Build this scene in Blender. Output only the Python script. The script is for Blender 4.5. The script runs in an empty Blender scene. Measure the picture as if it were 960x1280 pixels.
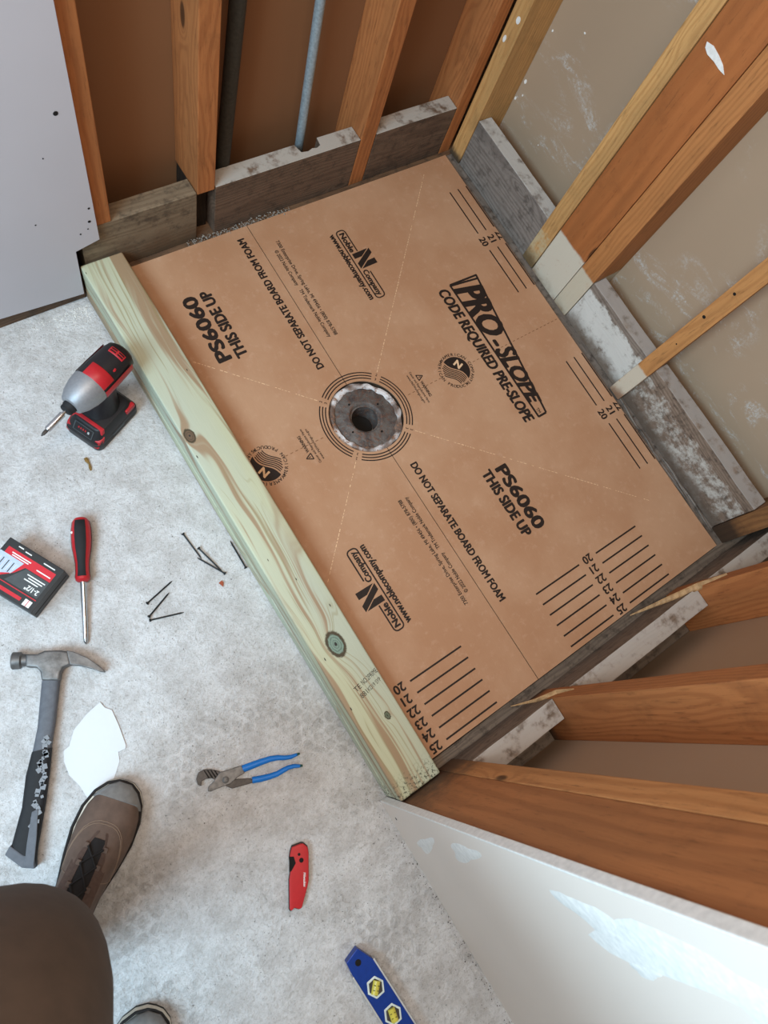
import bpy, bmesh, math, random
from mathutils import Vector, Matrix, noise as mnoise
random.seed(7)
S = 0.0254            # the whole scene is laid out in inches; one inch in metres
C = bpy.context.scene.collection
scene = bpy.context.scene

# ------------------------------------------------------------------ camera, world, lights, exposure
cam_d = bpy.data.cameras.new('camera'); cam = bpy.data.objects.new('camera', cam_d); C.objects.link(cam)
cam_d.sensor_fit = 'VERTICAL'; cam_d.sensor_height = 36; cam_d.lens = 24.6425; cam_d.clip_start = 0.02
R3 = Matrix(((0.80975571, 0.46116629, -0.36279656), (-0.53062558, 0.83945298, -0.11728248), (0.25046393, 0.28747929, 0.92445848)))
cam.matrix_world = Matrix.Translation((-0.60656, -0.366775, 1.332779)) @ R3.to_4x4()
cam_d.dof.use_dof = True; cam_d.dof.focus_distance = 1.42; cam_d.dof.aperture_fstop = 9.0
scene.camera = cam

w = bpy.data.worlds.new('world'); scene.world = w; w.use_nodes = True
w.node_tree.nodes['Background'].inputs[0].default_value = (1.0, 0.85, 0.70, 1)
w.node_tree.nodes['Background'].inputs[1].default_value = 0.27

def area(name, loc, target, size, size_y, power, color):
    d = bpy.data.lights.new(name, 'AREA'); d.shape = 'RECTANGLE'; d.size = size * S; d.size_y = size_y * S
    d.energy = power; d.color = color
    o = bpy.data.objects.new(name, d); C.objects.link(o)
    o.location = Vector(loc) * S
    o.rotation_euler = (Vector(target) - Vector(loc)).to_track_quat('-Z', 'Y').to_euler()
    return o
area('window_daylight', (-78, -16, 72), (-14, -8, 0), 40, 40, 70, (0.53, 0.80, 1.0))
area('ceiling_lamp', (-26, -12, 95), (-24, -12, 0), 12, 50, 29, (1.0, 0.84, 0.68))

vs = scene.view_settings
vs.view_transform = 'Standard'; vs.look = 'None'; vs.gamma = 1.0; vs.exposure = 0.0
vs.use_curve_mapping = False

# ------------------------------------------------------------------ node helper
def lin(c):
    return tuple((v / 255 / 12.92) if v / 255 <= 0.04045 else ((v / 255 + 0.055) / 1.055) ** 2.4 for v in c) + (1.0,)

class NT:
    def __init__(s, name):
        s.m = bpy.data.materials.new(name); s.m.use_nodes = True
        s.t = s.m.node_tree; s.b = s.t.nodes['Principled BSDF']
        s.b.inputs['Specular IOR Level'].default_value = 0.3
    def n(s, kind, **kw):
        nd = s.t.nodes.new(kind)
        for k, v in kw.items(): setattr(nd, k, v)
        return nd
    def put(s, sock, v):
        if isinstance(v, bpy.types.NodeSocket): s.t.links.new(v, sock)
        else: sock.default_value = v
    def math(s, op, a, b=0.0, c=None, clamp=False):
        nd = s.n('ShaderNodeMath', operation=op); nd.use_clamp = clamp
        s.put(nd.inputs[0], a); s.put(nd.inputs[1], b)
        if c is not None: s.put(nd.inputs[2], c)
        return nd.outputs[0]
    def vmath(s, op, a, b=(0, 0, 0), c=None):
        nd = s.n('ShaderNodeVectorMath', operation=op)
        s.put(nd.inputs[0], a); s.put(nd.inputs[1], b)
        if c is not None: s.put(nd.inputs[2], c)
        return nd.outputs['Value'] if op in ('LENGTH', 'DISTANCE', 'DOT_PRODUCT') else nd.outputs[0]
    def sep(s, v):
        nd = s.n('ShaderNodeSeparateXYZ'); s.put(nd.inputs[0], v); return nd.outputs
    def comb(s, x, y, z):
        nd = s.n('ShaderNodeCombineXYZ')
        for i, q in enumerate((x, y, z)): s.put(nd.inputs[i], q)
        return nd.outputs[0]
    def noise(s, v, scale, detail=3, rough=0.55, dist=0.0):
        nd = s.n('ShaderNodeTexNoise'); s.put(nd.inputs['Vector'], v)
        nd.inputs['Scale'].default_value = scale; nd.inputs['Detail'].default_value = detail
        nd.inputs['Roughness'].default_value = rough; nd.inputs['Distortion'].default_value = dist
        return nd.outputs[0]
    def voro(s, v, scale, feature='F1', rand=1.0):
        nd = s.n('ShaderNodeTexVoronoi', feature=feature); s.put(nd.inputs['Vector'], v)
        nd.inputs['Scale'].default_value = scale; nd.inputs['Randomness'].default_value = rand
        return nd.outputs['Distance']
    def step(s, v, a, b):       # smooth 0..1 between a and b
        nd = s.n('ShaderNodeMapRange', interpolation_type='SMOOTHSTEP'); s.put(nd.inputs[0], v)
        s.put(nd.inputs[1], a); s.put(nd.inputs[2], b)
        return nd.outputs[0]
    def mix(s, f, a, b, mode='MIX'):
        nd = s.n('ShaderNodeMix', data_type='RGBA', blend_type=mode)
        s.put(nd.inputs[0], f); s.put(nd.inputs[6], a); s.put(nd.inputs[7], b)
        return nd.outputs[2]
    def pos(s):                  # world position in inches
        return s.vmath('SCALE', s.n('ShaderNodeNewGeometry').outputs['Position']) if False else s.scaled(s.n('ShaderNodeNewGeometry').outputs['Position'])
    def scaled(s, v, k=1 / S):
        nd = s.n('ShaderNodeVectorMath', operation='SCALE'); s.put(nd.inputs[0], v); nd.inputs['Scale'].default_value = k
        return nd.outputs[0]
    def obj(s):                  # object coordinates in inches
        return s.scaled(s.n('ShaderNodeTexCoord').outputs['Object'])
    def rnd(s): return s.n('ShaderNodeObjectInfo').outputs['Random']
    def bump(s, h, strength=0.3, dist=0.02):
        nd = s.n('ShaderNodeBump'); s.put(nd.inputs['Height'], h)
        nd.inputs['Strength'].default_value = strength; nd.inputs['Distance'].default_value = dist * S
        s.t.links.new(nd.outputs[0], s.b.inputs['Normal'])
    def out(s, color, rough=0.6, metal=0.0):
        s.put(s.b.inputs['Base Color'], color); s.put(s.b.inputs['Roughness'], rough); s.put(s.b.inputs['Metallic'], metal)
        return s.m

def plain(name, rgb, rough=0.55, metal=0.0, vary=0.12, scale=3.0, bump=0.0):
    t = NT(name); p = t.obj()
    f = t.noise(p, scale, 4)
    a = lin([max(0, v * (1 - vary)) for v in rgb]); b = lin([min(255, v * (1 + vary)) for v in rgb])
    if bump: t.bump(t.noise(p, scale * 6, 3), bump, 0.02)
    return t.out(t.mix(f, a, b), rough, metal)

def wood(name, light, dark, axis='Z', rings=3.0, rough=0.65, paint=None, rot=None, dust=None, knots=True, grime=0.0, fibre=0.5):
    """solid timber: growth rings around a pith line, fibres, knots; paint/rot/dust are real coats with their own outline"""
    t = NT(name); p = t.obj(); r = t.rnd(); wp = t.pos()
    x, y, z = t.sep(p)
    a, b, c = {'Z': (z, x, y), 'X': (x, y, z), 'Y': (y, x, z)}[axis]
    a = t.math('ADD', a, t.math('MULTIPLY', r, 977.0))
    warp = t.noise(t.comb(t.math('MULTIPLY', a, 0.05), t.math('MULTIPLY', b, 0.22), t.math('MULTIPLY', c, 0.22)), 1.0, 3, 0.5)
    bb = t.math('ADD', b, t.math('ADD', 1.0, t.math('MULTIPLY', r, 2.4))); cc = t.math('ADD', c, t.math('ADD', 1.2, t.math('MULTIPLY', r, -4.0)))
    rad = t.math('SQRT', t.math('ADD', t.math('MULTIPLY', bb, bb), t.math('MULTIPLY', cc, cc)))
    g = t.math('ADD', rad, t.math('MULTIPLY', warp, 3.0))
    kd = t.voro(t.comb(t.math('MULTIPLY', a, 0.085), t.math('MULTIPLY', b, 0.26), t.math('MULTIPLY', c, 0.26)), 1.0)
    if knots:
        kb = t.math('POWER', 2.718, t.math('MULTIPLY', t.math('MULTIPLY', kd, kd), -55.0))
        g = t.math('ADD', g, t.math('MULTIPLY', kb, 1.6))
    ring = t.math('SINE', t.math('MULTIPLY', g, rings * 6.283))
    ring = t.step(ring, -0.5, 1.0)
    fine = t.noise(t.comb(t.math('MULTIPLY', a, 0.5), t.math('MULTIPLY', b, 14.0), t.math('MULTIPLY', c, 14.0)), 1.0, 3, 0.6)
    f = t.math('ADD', t.math('MULTIPLY', ring, 0.36), t.math('MULTIPLY', t.math('SUBTRACT', fine, 0.25), fibre), clamp=True)
    col = t.mix(f, lin(light), lin(dark))
    fleck = t.noise(t.comb(t.math('MULTIPLY', a, 0.55), t.math('MULTIPLY', b, 5.0), t.math('MULTIPLY', c, 5.0)), 1.0, 5, 0.7)
    col = t.mix(t.math('MULTIPLY', t.step(fleck, 0.54, 0.70), 0.5), col, lin([v * 0.62 for v in dark]))
    blot = t.noise(wp, 0.35, 6, 0.7)
    col = t.mix(t.math('MULTIPLY', t.step(blot, 0.52, 0.72), 0.30), col, lin([v * 0.55 for v in light]))
    tone = t.noise(t.comb(t.math('MULTIPLY', a, 0.09), b, c), 0.6, 2)
    col = t.mix(t.math('MULTIPLY', t.step(tone, 0.35, 0.75), 0.45), col, lin([v * 0.72 for v in light]))
    if knots:
        col = t.mix(t.math('MULTIPLY', t.step(kd, 0.095, 0.055), 0.85), col, lin([v * 0.38 for v in dark]))
    if grime:
        gn = t.noise(wp, 1.1, 6, 0.7)
        col = t.mix(t.math('MULTIPLY', t.step(gn, 0.48, 0.68), grime), col, lin((52, 44, 38)))
    wx, wy, wz = t.sep(wp)
    edge = t.noise(wp, 0.55, 5, 0.65)
    if paint:                    # (colour, top z, softness, coverage)
        pc, top, soft, cov = paint
        h = t.math('ADD', wz, t.math('MULTIPLY', t.math('SUBTRACT', edge, 0.5), soft * 2))
        m = t.step(h, top + 0.15, top - 0.15)
        flake = t.step(t.noise(wp, 0.8, 9, 0.78), 1.0 - cov - 0.10, 1.0 - cov + 0.10)
        col = t.mix(t.math('MULTIPLY', m, flake), col, lin(pc))
    if rot:                      # (colour, top z, softness)
        rc, top, soft = rot
        h = t.math('ADD', wz, t.math('MULTIPLY', t.math('SUBTRACT', edge, 0.5), soft * 3))
        col = t.mix(t.math('MULTIPLY', t.step(h, top + soft, top - soft), 0.9), col, lin(rc))
    if dust:                     # plaster dust lying on upward faces
        nz = t.sep(t.n('ShaderNodeNewGeometry').outputs['Normal'])[2]
        dn = t.noise(wp, 0.8, 5, 0.6)
        m = t.math('MULTIPLY', t.step(nz, 0.6, 0.9), t.step(dn, 0.30, 0.52))
        col = t.mix(t.math('MULTIPLY', m, 0.85), col, lin(dust))
    t.bump(t.math('ADD', t.math('MULTIPLY', fine, 0.7), t.math('MULTIPLY', ring, 0.3)), 0.35, 0.04)
    return t.out(col, rough)

M = {}
FIR, FIRD = (180, 114, 66), (138, 78, 42)
YEL, YELD = (206, 158, 100), (164, 112, 62)
GRY, GRYD = (132, 116, 102), (84, 68, 58)
M['fir'] = wood('fir_stud', FIR, FIRD, 'Z')
M['fir_rot'] = wood('fir_stud_dark_foot', FIR, FIRD, 'Z', rot=((58, 46, 38), 1.2, 1.0))
M['void_black'] = wood('void_black_stump', (52, 42, 34), (28, 24, 21), 'Z')  # near-black stands for the darkness of the void below the rotted-off stud
M['fir_post'] = wood('fir_post_painted_foot', (172, 104, 56), (148, 84, 42), 'Z', rings=1.0, paint=((200, 190, 172), 5.9, 0.25, 0.66), rot=((128, 100, 74), 0.4, 0.7), fibre=0.3)
M['fir_post2'] = wood('fir_stud_painted_foot', (186, 124, 72), (150, 92, 50), 'Z', paint=((194, 182, 160), 5.4, 0.3, 0.66), rot=((124, 94, 66), 0.4, 0.7))
M['yellow'] = wood('yellow_pine', YEL, YELD, 'Z', paint=((186, 166, 130), 4.2, 0.9, 0.52), rot=((96, 78, 54), 1.4, 1.0))
M['yellow_rot'] = wood('yellow_pine_dark_foot', YEL, YELD, 'Z', rot=((46, 42, 39), 0.9, 0.5))
M['strip'] = wood('pine_strip', (198, 140, 84), (160, 104, 58), 'Z', paint=((200, 188, 168), 4.9, 0.35, 0.64), rot=((130, 92, 66), 1.2, 0.8))
M['jamb'] = wood('jamb_stud', (176, 112, 66), (132, 78, 44), 'Z', rings=1.1, rot=((56, 44, 36), 5.0, 3.6))
M['jamb2'] = wood('jamb_edge_stud', (194, 132, 80), (150, 92, 50), 'Z', rings=1.4, rot=((70, 54, 42), 4.6, 3.0))
M['corner'] = wood('corner_stud', (150, 104, 64), (96, 62, 38), 'Z', rot=((52, 40, 32), 3.2, 1.2))
M['blk_x'] = wood('old_blocking', GRY, GRYD, 'X', dust=(176, 170, 164), grime=0.6)
M['blk_x2'] = wood('old_brown_blocking', (114, 92, 76), (68, 51, 41), 'X', dust=(178, 172, 164), grime=0.5)
M['blk_stain'] = wood('stained_blocking', (136, 118, 96), (92, 74, 58), 'X', grime=0.6, rot=((92, 72, 54), 1.6, 1.2))
M['blk_y'] = wood('grey_blocking', (140, 130, 122), (86, 76, 70), 'Y', dust=(182, 180, 176), grime=0.5)
M['blk_yw'] = wood('whitewashed_blocking', (146, 132, 120), (88, 74, 64), 'Y', dust=(160, 154, 150), grime=0.45, paint=((204, 201, 194), 4.7, 1.0, 0.60), rot=((104, 84, 68), 1.2, 0.9))
M['blk_yw2'] = wood('half_whitewashed_blocking', (142, 122, 106), (82, 66, 54), 'Y', dust=(156, 150, 146), grime=0.6, paint=((190, 185, 176), 4.2, 1.4, 0.47), rot=((98, 82, 70), 1.4, 0.9))
M['raw'] = wood('torn_wood', (190, 152, 108), (140, 98, 60), 'Z', grime=0.4)
M['plate_y'] = wood('old_plate', (128, 118, 110), (74, 66, 60), 'Y', grime=0.8)
M['plate_x'] = wood('old_plate_across', (118, 104, 92), (66, 54, 46), 'X', grime=0.8)
M['plate_dark'] = wood('brown_plate', (112, 84, 62), (70, 48, 34), 'X', grime=0.6)

def pt_wood(name, top):
    """pressure-treated curb board: pale green with brown heart streaks and ringed knots"""
    t = NT(name); wp = t.pos(); x, y, z = t.sep(wp)
    tt = t.math('SUBTRACT', x, t.math('MULTIPLY', z, 0.8))          # across the board, folded over its edge
    lo = t.noise(t.comb(t.math('MULTIPLY', tt, 0.35), t.math('MULTIPLY', y, 0.055), 3.0), 1.0, 2, 0.45)
    g = t.math('ADD', t.math('MULTIPLY', tt, 1.0), t.math('MULTIPLY', lo, 4.2))
    knot_masks = []
    KN = [(-14.0, 4.2, 0.5, 0.33), (-12.72, -14.67, 1.35, 0.55), (-12.2, -20.9, 0.45, 0.17)] if top else []
    for kx, ky, amp, rad in KN:
        dx = t.math('SUBTRACT', x, kx); dy = t.math('MULTIPLY', t.math('SUBTRACT', y, ky), 0.66)
        d2 = t.math('ADD', t.math('MULTIPLY', dx, dx), t.math('MULTIPLY', dy, dy))
        g = t.math('ADD', g, t.math('MULTIPLY', t.math('POWER', 2.718, t.math('MULTIPLY', d2, -1.0 / (rad * rad * 3.2))), amp))
        knot_masks.append((t.math('SQRT', d2), rad))
    band = t.noise(t.comb(g, t.math('MULTIPLY', y, 0.035), 7.7), 1.5, 3, 0.5)
    thin = t.noise(t.comb(t.math('MULTIPLY', g, 5.0), t.math('MULTIPLY', y, 0.10), 1.7), 1.0, 2, 0.5)
    fine = t.noise(t.comb(t.math('MULTIPLY', x, 11.0), t.math('MULTIPLY', y, 0.4), t.math('MULTIPLY', z, 11.0)), 1.0, 2)
    col = t.mix(t.step(lo, 0.3, 0.7), lin((188, 189, 158)), lin((182, 187, 168)))
    col = t.mix(t.math('MULTIPLY', t.step(band, 0.47, 0.60), 0.85), col, lin((150, 118, 90)))
    col = t.mix(t.math('MULTIPLY', t.step(thin, 0.58, 0.70), 0.55), col, lin((142, 126, 88)))
    col = t.mix(t.math('MULTIPLY', fine, 0.16), col, lin((120, 116, 84)))
    for i, (d, rad) in enumerate(knot_masks):
        rough_d = t.math('ADD', d, t.math('MULTIPLY', t.math('SUBTRACT', t.noise(wp, 5.0, 3), 0.5), 0.16))
        core = ((104, 84, 66), (122, 144, 130), (96, 104, 84))[i]
        col = t.mix(t.step(rough_d, rad * 1.35, rad * 1.12), col, lin((72, 62, 46)))
        col = t.mix(t.step(rough_d, rad * 0.98, rad * 0.8), col, lin(core))
        col = t.mix(t.math('MULTIPLY', t.step(t.math('SINE', t.math('MULTIPLY', rough_d, 40.0)), 0.2, 1.0), t.math('MULTIPLY', t.step(rough_d, rad, rad * 0.8), 0.45)), col, lin((40, 44, 40)))
        col = t.mix(t.step(rough_d, rad * 0.26, rad * 0.1), col, lin((44, 44, 42)))
    mold = t.math('MULTIPLY', t.step(y, -24.3, -26.0), t.step(t.noise(wp, 4.5, 4, 0.7), 0.50, 0.62))
    col = t.mix(t.math('MULTIPLY', mold, 0.9), col, lin((44, 46, 36)))
    pin = t.step(t.voro(t.vmath('MULTIPLY', wp, (1.1, 0.32, 1.1)), 1.0), 0.055, 0.03)
    col = t.mix(pin, col, lin((48, 40, 30)))
    t.bump(t.math('ADD', fine, t.math('MULTIPLY', thin, 0.5)), 0.2, 0.03)
    return t.out(col, 0.55)
M['pt_top'] = pt_wood('treated_pine_top', True)
M['pt'] = pt_wood('treated_pine', False)

def kraft():
    t = NT('kraft_board'); p = t.pos()
    n1 = t.noise(p, 0.12, 4, 0.6); n2 = t.noise(p, 1.6, 5, 0.7); n3 = t.noise(t.vmath('MULTIPLY', p, (9, 2.0, 9)), 1.0, 3)
    col = t.mix(t.step(n1, 0.35, 0.68), lin((170, 127, 96)), lin((182, 143, 113)))
    col = t.mix(t.math('MULTIPLY', t.step(n2, 0.52, 0.75), 0.28), col, lin((206, 172, 146)))
    col = t.mix(t.math('MULTIPLY', n3, 0.22), col, lin((146, 100, 68)))
    t.bump(n2, 0.08, 0.03)
    return t.out(col, t.math('ADD', 0.42, t.math('MULTIPLY', n2, 0.2)))
M['kraft'] = kraft()
M['ink'] = plain('black_ink', (34, 24, 20), 0.6, 0, 0.1)
M['kraft_light'] = plain('scored_kraft', (212, 176, 140), 0.7)
M['kraft_dark'] = plain('scored_kraft_dark', (112, 76, 48), 0.7)
M['foam'] = plain('foam_edge', (70, 56, 44), 0.8)

def floor_mat():
    t = NT('mortar_floor'); p = t.pos(); x, y, z = t.sep(p)
    flat = t.comb(x, y, 0.0)
    big = t.noise(flat, 0.07, 4, 0.6); mid = t.noise(flat, 0.45, 6, 0.65); fn = t.noise(flat, 3.5, 5, 0.7)
    wv = t.noise(t.vmath('ADD', flat, t.comb(t.math('MULTIPLY', mid, 2.0), 0.0, 0.0)), 1.5, 6, 0.72, 1.2)
    col = t.mix(t.step(mid, 0.35, 0.66), lin((224, 222, 222)), lin((200, 196, 194)))
    col = t.mix(t.math('MULTIPLY', t.step(fn, 0.45, 0.7), 0.4), col, lin((156, 150, 142)))
    col = t.mix(t.math('MULTIPLY', t.step(wv, 0.56, 0.66), 0.45), col, lin((222, 221, 219)))
    sp = t.math('MULTIPLY', t.step(t.noise(flat, 4.2, 4, 0.75), 0.60, 0.67), t.step(t.noise(flat, 0.22, 3), 0.40, 0.58))
    col = t.mix(t.math('MULTIPLY', sp, 0.72), col, lin((84, 80, 76)))
    fn2 = t.noise(flat, 9.0, 4, 0.75)
    col = t.mix(t.math('MULTIPLY', t.step(fn2, 0.52, 0.68), 0.34), col, lin((142, 136, 130)))
    pit = t.step(t.voro(flat, 1.7), 0.10, 0.05)
    col = t.mix(t.math('MULTIPLY', pit, 0.35), col, lin((110, 104, 98)))
    # imprint of the lifted penny-round mosaic
    d = []
    for o in ((0.0, 0.0, 0.0), (0.5, 0.866, 0.0)):
        q = t.vmath('WRAP', t.vmath('ADD', flat, o), (0.5, 0.866, 0.5), (-0.5, -0.866, -0.5))
        d.append(t.vmath('LENGTH', q))
    dd = t.math('MINIMUM', d[0], d[1])
    disc = t.step(dd, 0.42, 0.36)
    where = t.step(t.noise(flat, 0.16, 3, 0.6), 0.50, 0.60)
    where = t.math('MULTIPLY', t.math('MULTIPLY', where, t.step(y, -6.0, -20.0)), t.step(wv, 0.62, 0.45))
    disc = t.math('MULTIPLY', disc, where)
    col = t.mix(t.math('MULTIPLY', disc, 0.2), col, lin((172, 165, 156)))
    h = t.math('ADD', t.math('MULTIPLY', mid, 1.2), t.math('ADD', t.math('MULTIPLY', wv, 1.1), t.math('ADD', t.math('MULTIPLY', fn, 0.8), t.math('ADD', t.math('MULTIPLY', fn2, 0.4), t.math('MULTIPLY', disc, -0.16)))))
    t.bump(h, 0.9, 0.2)
    return t.out(col, 0.85)
M['floor'] = floor_mat()

def drywall(name, rgb, scuff=0.0, rough=0.75, scuffc=(196, 196, 194)):
    t = NT(name); p = t.pos()
    n1 = t.noise(p, 0.05, 3); n2 = t.noise(p, 6.0, 3)
    col = t.mix(n1, lin([v * 0.95 for v in rgb]), lin([min(255, v * 1.05) for v in rgb]))
    if scuff:
        s1 = t.noise(t.vmath('MULTIPLY', p, (1, 0.35, 0.9)), 0.55, 6, 0.75, 0.8)
        big = t.noise(p, 0.09, 2)
        m = t.math('MULTIPLY', t.step(s1, 0.50, 0.64), t.step(big, 0.42, 0.54))
        m = t.math('MULTIPLY', m, t.step(t.noise(p, 5.0, 4, 0.8), 0.40, 0.6))
        col = t.mix(t.math('MULTIPLY', m, scuff), col, lin(scuffc))
    t.bump(n2, 0.05, 0.02)
    return t.out(col, rough)
M['dry_left'] = drywall('painted_drywall', (188, 183, 187))
M['dry_entry'] = drywall('painted_drywall_entry', (222, 208, 196), rough=0.5)
M['dry_right'] = drywall('grey_drywall_back', (164, 140, 116), 0.75)
M['dry_back'] = drywall('brown_drywall_back', (132, 92, 62))
M['dry_front'] = drywall('brown_grey_drywall_back', (172, 144, 118))
M['compound'] = plain('joint_compound', (224, 221, 216), 0.8)
M['gypsum'] = plain('gypsum_core', (224, 222, 218), 0.9)
M['dark'] = plain('dark_hole', (24, 20, 18), 0.9)
M['galv'] = plain('galvanised_pipe', (142, 154, 160), 0.5, 0.35, 0.3, 5.0, 0.2)
M['darkpipe'] = plain('dark_iron_pipe', (58, 56, 50), 0.7, 0.1, 0.3, 4.0, 0.3)

def rusty():
    t = NT('old_cast_drain'); p = t.pos()
    n1 = t.noise(p, 0.9, 6, 0.7); n2 = t.noise(p, 3.4, 5, 0.7)
    col = t.mix(t.step(n1, 0.38, 0.62), lin((104, 98, 94)), lin((72, 64, 62)))
    col = t.mix(t.math('MULTIPLY', t.step(n2, 0.48, 0.62), 0.7), col, lin((112, 80, 64)))
    col = t.mix(t.step(t.noise(p, 7.0, 3, 0.8), 0.66, 0.72), col, lin((190, 184, 178)))
    t.bump(t.math('ADD', n1, n2), 0.6, 0.1)
    return t.out(col, 0.6, 0.25)
M['drain'] = rusty()
def rim():
    t = NT('torn_mortar_rim'); p = t.pos()
    n1 = t.noise(p, 1.1, 5, 0.7)
    col = t.mix(t.step(t.noise(p, 0.28, 3, 0.6), 0.44, 0.56), lin((206, 202, 202)), lin((112, 94, 84)))
    col = t.mix(t.math('MULTIPLY', t.step(n1, 0.5, 0.62), 0.8), col, lin((92, 78, 72)))
    col = t.mix(t.step(t.noise(p, 2.6, 4, 0.7), 0.56, 0.64), col, lin((150, 108, 82)))
    t.bump(n1, 0.8, 0.1)
    return t.out(col, 0.55)
M['rim'] = rim()
M['hole'] = plain('drain_dark', (20, 17, 15), 0.8)

M['tool_black'] = plain('black_tool_plastic', (34, 32, 34), 0.42, 0, 0.15, 8, 0.1)
M['tool_red'] = plain('red_tool_plastic', (172, 34, 40), 0.4, 0, 0.08)
M['tool_silver'] = plain('cast_aluminium', (150, 151, 155), 0.5, 0.55, 0.08, 6, 0.1)
M['chrome'] = plain('chrome_steel', (190, 190, 192), 0.22, 0.95, 0.05)
M['steel'] = plain('worn_steel', (92, 90, 89), 0.5, 0.6, 0.5, 2.2, 0.5)
M['dark_steel'] = plain('dark_steel', (70, 66, 64), 0.5, 0.5, 0.3, 4, 0.2)
M['rubber'] = plain('black_rubber', (30, 30, 32), 0.7, 0, 0.2)
M['grey_rubber'] = plain('grey_rubber', (88, 90, 96), 0.6, 0, 0.15)
M['pale_rubber'] = plain('pale_grey_rubber', (126, 128, 132), 0.65, 0, 0.15)
M['blue_grip'] = plain('blue_grip', (24, 112, 196), 0.4, 0, 0.06)
M['green_tip'] = plain('dark_green_tip', (30, 74, 66), 0.5)
M['knife_red'] = plain('red_knife_scale', (176, 34, 38), 0.45, 0.1, 0.06)
M['white_ink'] = plain('white_ink', (226, 224, 222), 0.6)
M['level_blue'] = plain('blue_anodised', (24, 58, 140), 0.35, 0.3, 0.1)
M['alu'] = plain('bare_aluminium', (200, 202, 204), 0.4, 0.6)
M['vial'] = plain('yellow_vial', (208, 196, 84), 0.25, 0, 0.1)
M['vial_dark'] = plain('vial_line', (70, 66, 30), 0.4)
M['clear_frame'] = plain('clear_vial_frame', (206, 216, 212), 0.2)
M['nail'] = plain('black_phosphate', (44, 46, 48), 0.45, 0.5, 0.2)
M['paper'] = plain('white_card', (206, 207, 210), 0.7, 0, 0.01)
M['card_black'] = plain('printed_black_card', (44, 45, 46), 0.45, 0, 0.12)
M['card_grey'] = plain('printed_grey_card', (70, 74, 76), 0.45)
M['card_red'] = plain('printed_red_card', (196, 40, 52), 0.45, 0, 0.05)
M['card_photo'] = plain('printed_pale_blue', (176, 190, 210), 0.45)
M['card_white'] = plain('printed_white', (222, 222, 220), 0.5)
M['leaf'] = plain('dry_leaf', (112, 86, 44), 0.7, 0, 0.4, 6)
M['brick'] = plain('brick_chip', (150, 76, 52), 0.9)
M['debris'] = plain('grit', (120, 112, 104), 0.9, 0, 0.6, 9)
M['debris_dark'] = plain('dark_grit', (56, 50, 46), 0.9, 0, 0.3, 9)
M['trouser'] = plain('brown_canvas_trousers', (80, 66, 56), 0.85, 0, 0.12, 1.0, 0.15)
M['shoe_leather'] = plain('brown_nubuck', (94, 76, 66), 0.75, 0, 0.22, 1.4, 0.2)
M['shoe_panel'] = plain('brown_mesh_panel', (82, 64, 56), 0.85, 0, 0.2, 5, 0.3)
M['shoe_dark'] = plain('dark_shoe_lining', (32, 28, 27), 0.8)
M['shoe_stitch'] = plain('tan_stitching', (128, 106, 90), 0.8)
M['toe_cap'] = plain('grey_toe_bumper', (118, 116, 114), 0.5, 0, 0.15)
M['midsole'] = plain('cream_midsole', (206, 196, 180), 0.6)
M['outsole'] = plain('black_outsole', (36, 34, 34), 0.7)

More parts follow.
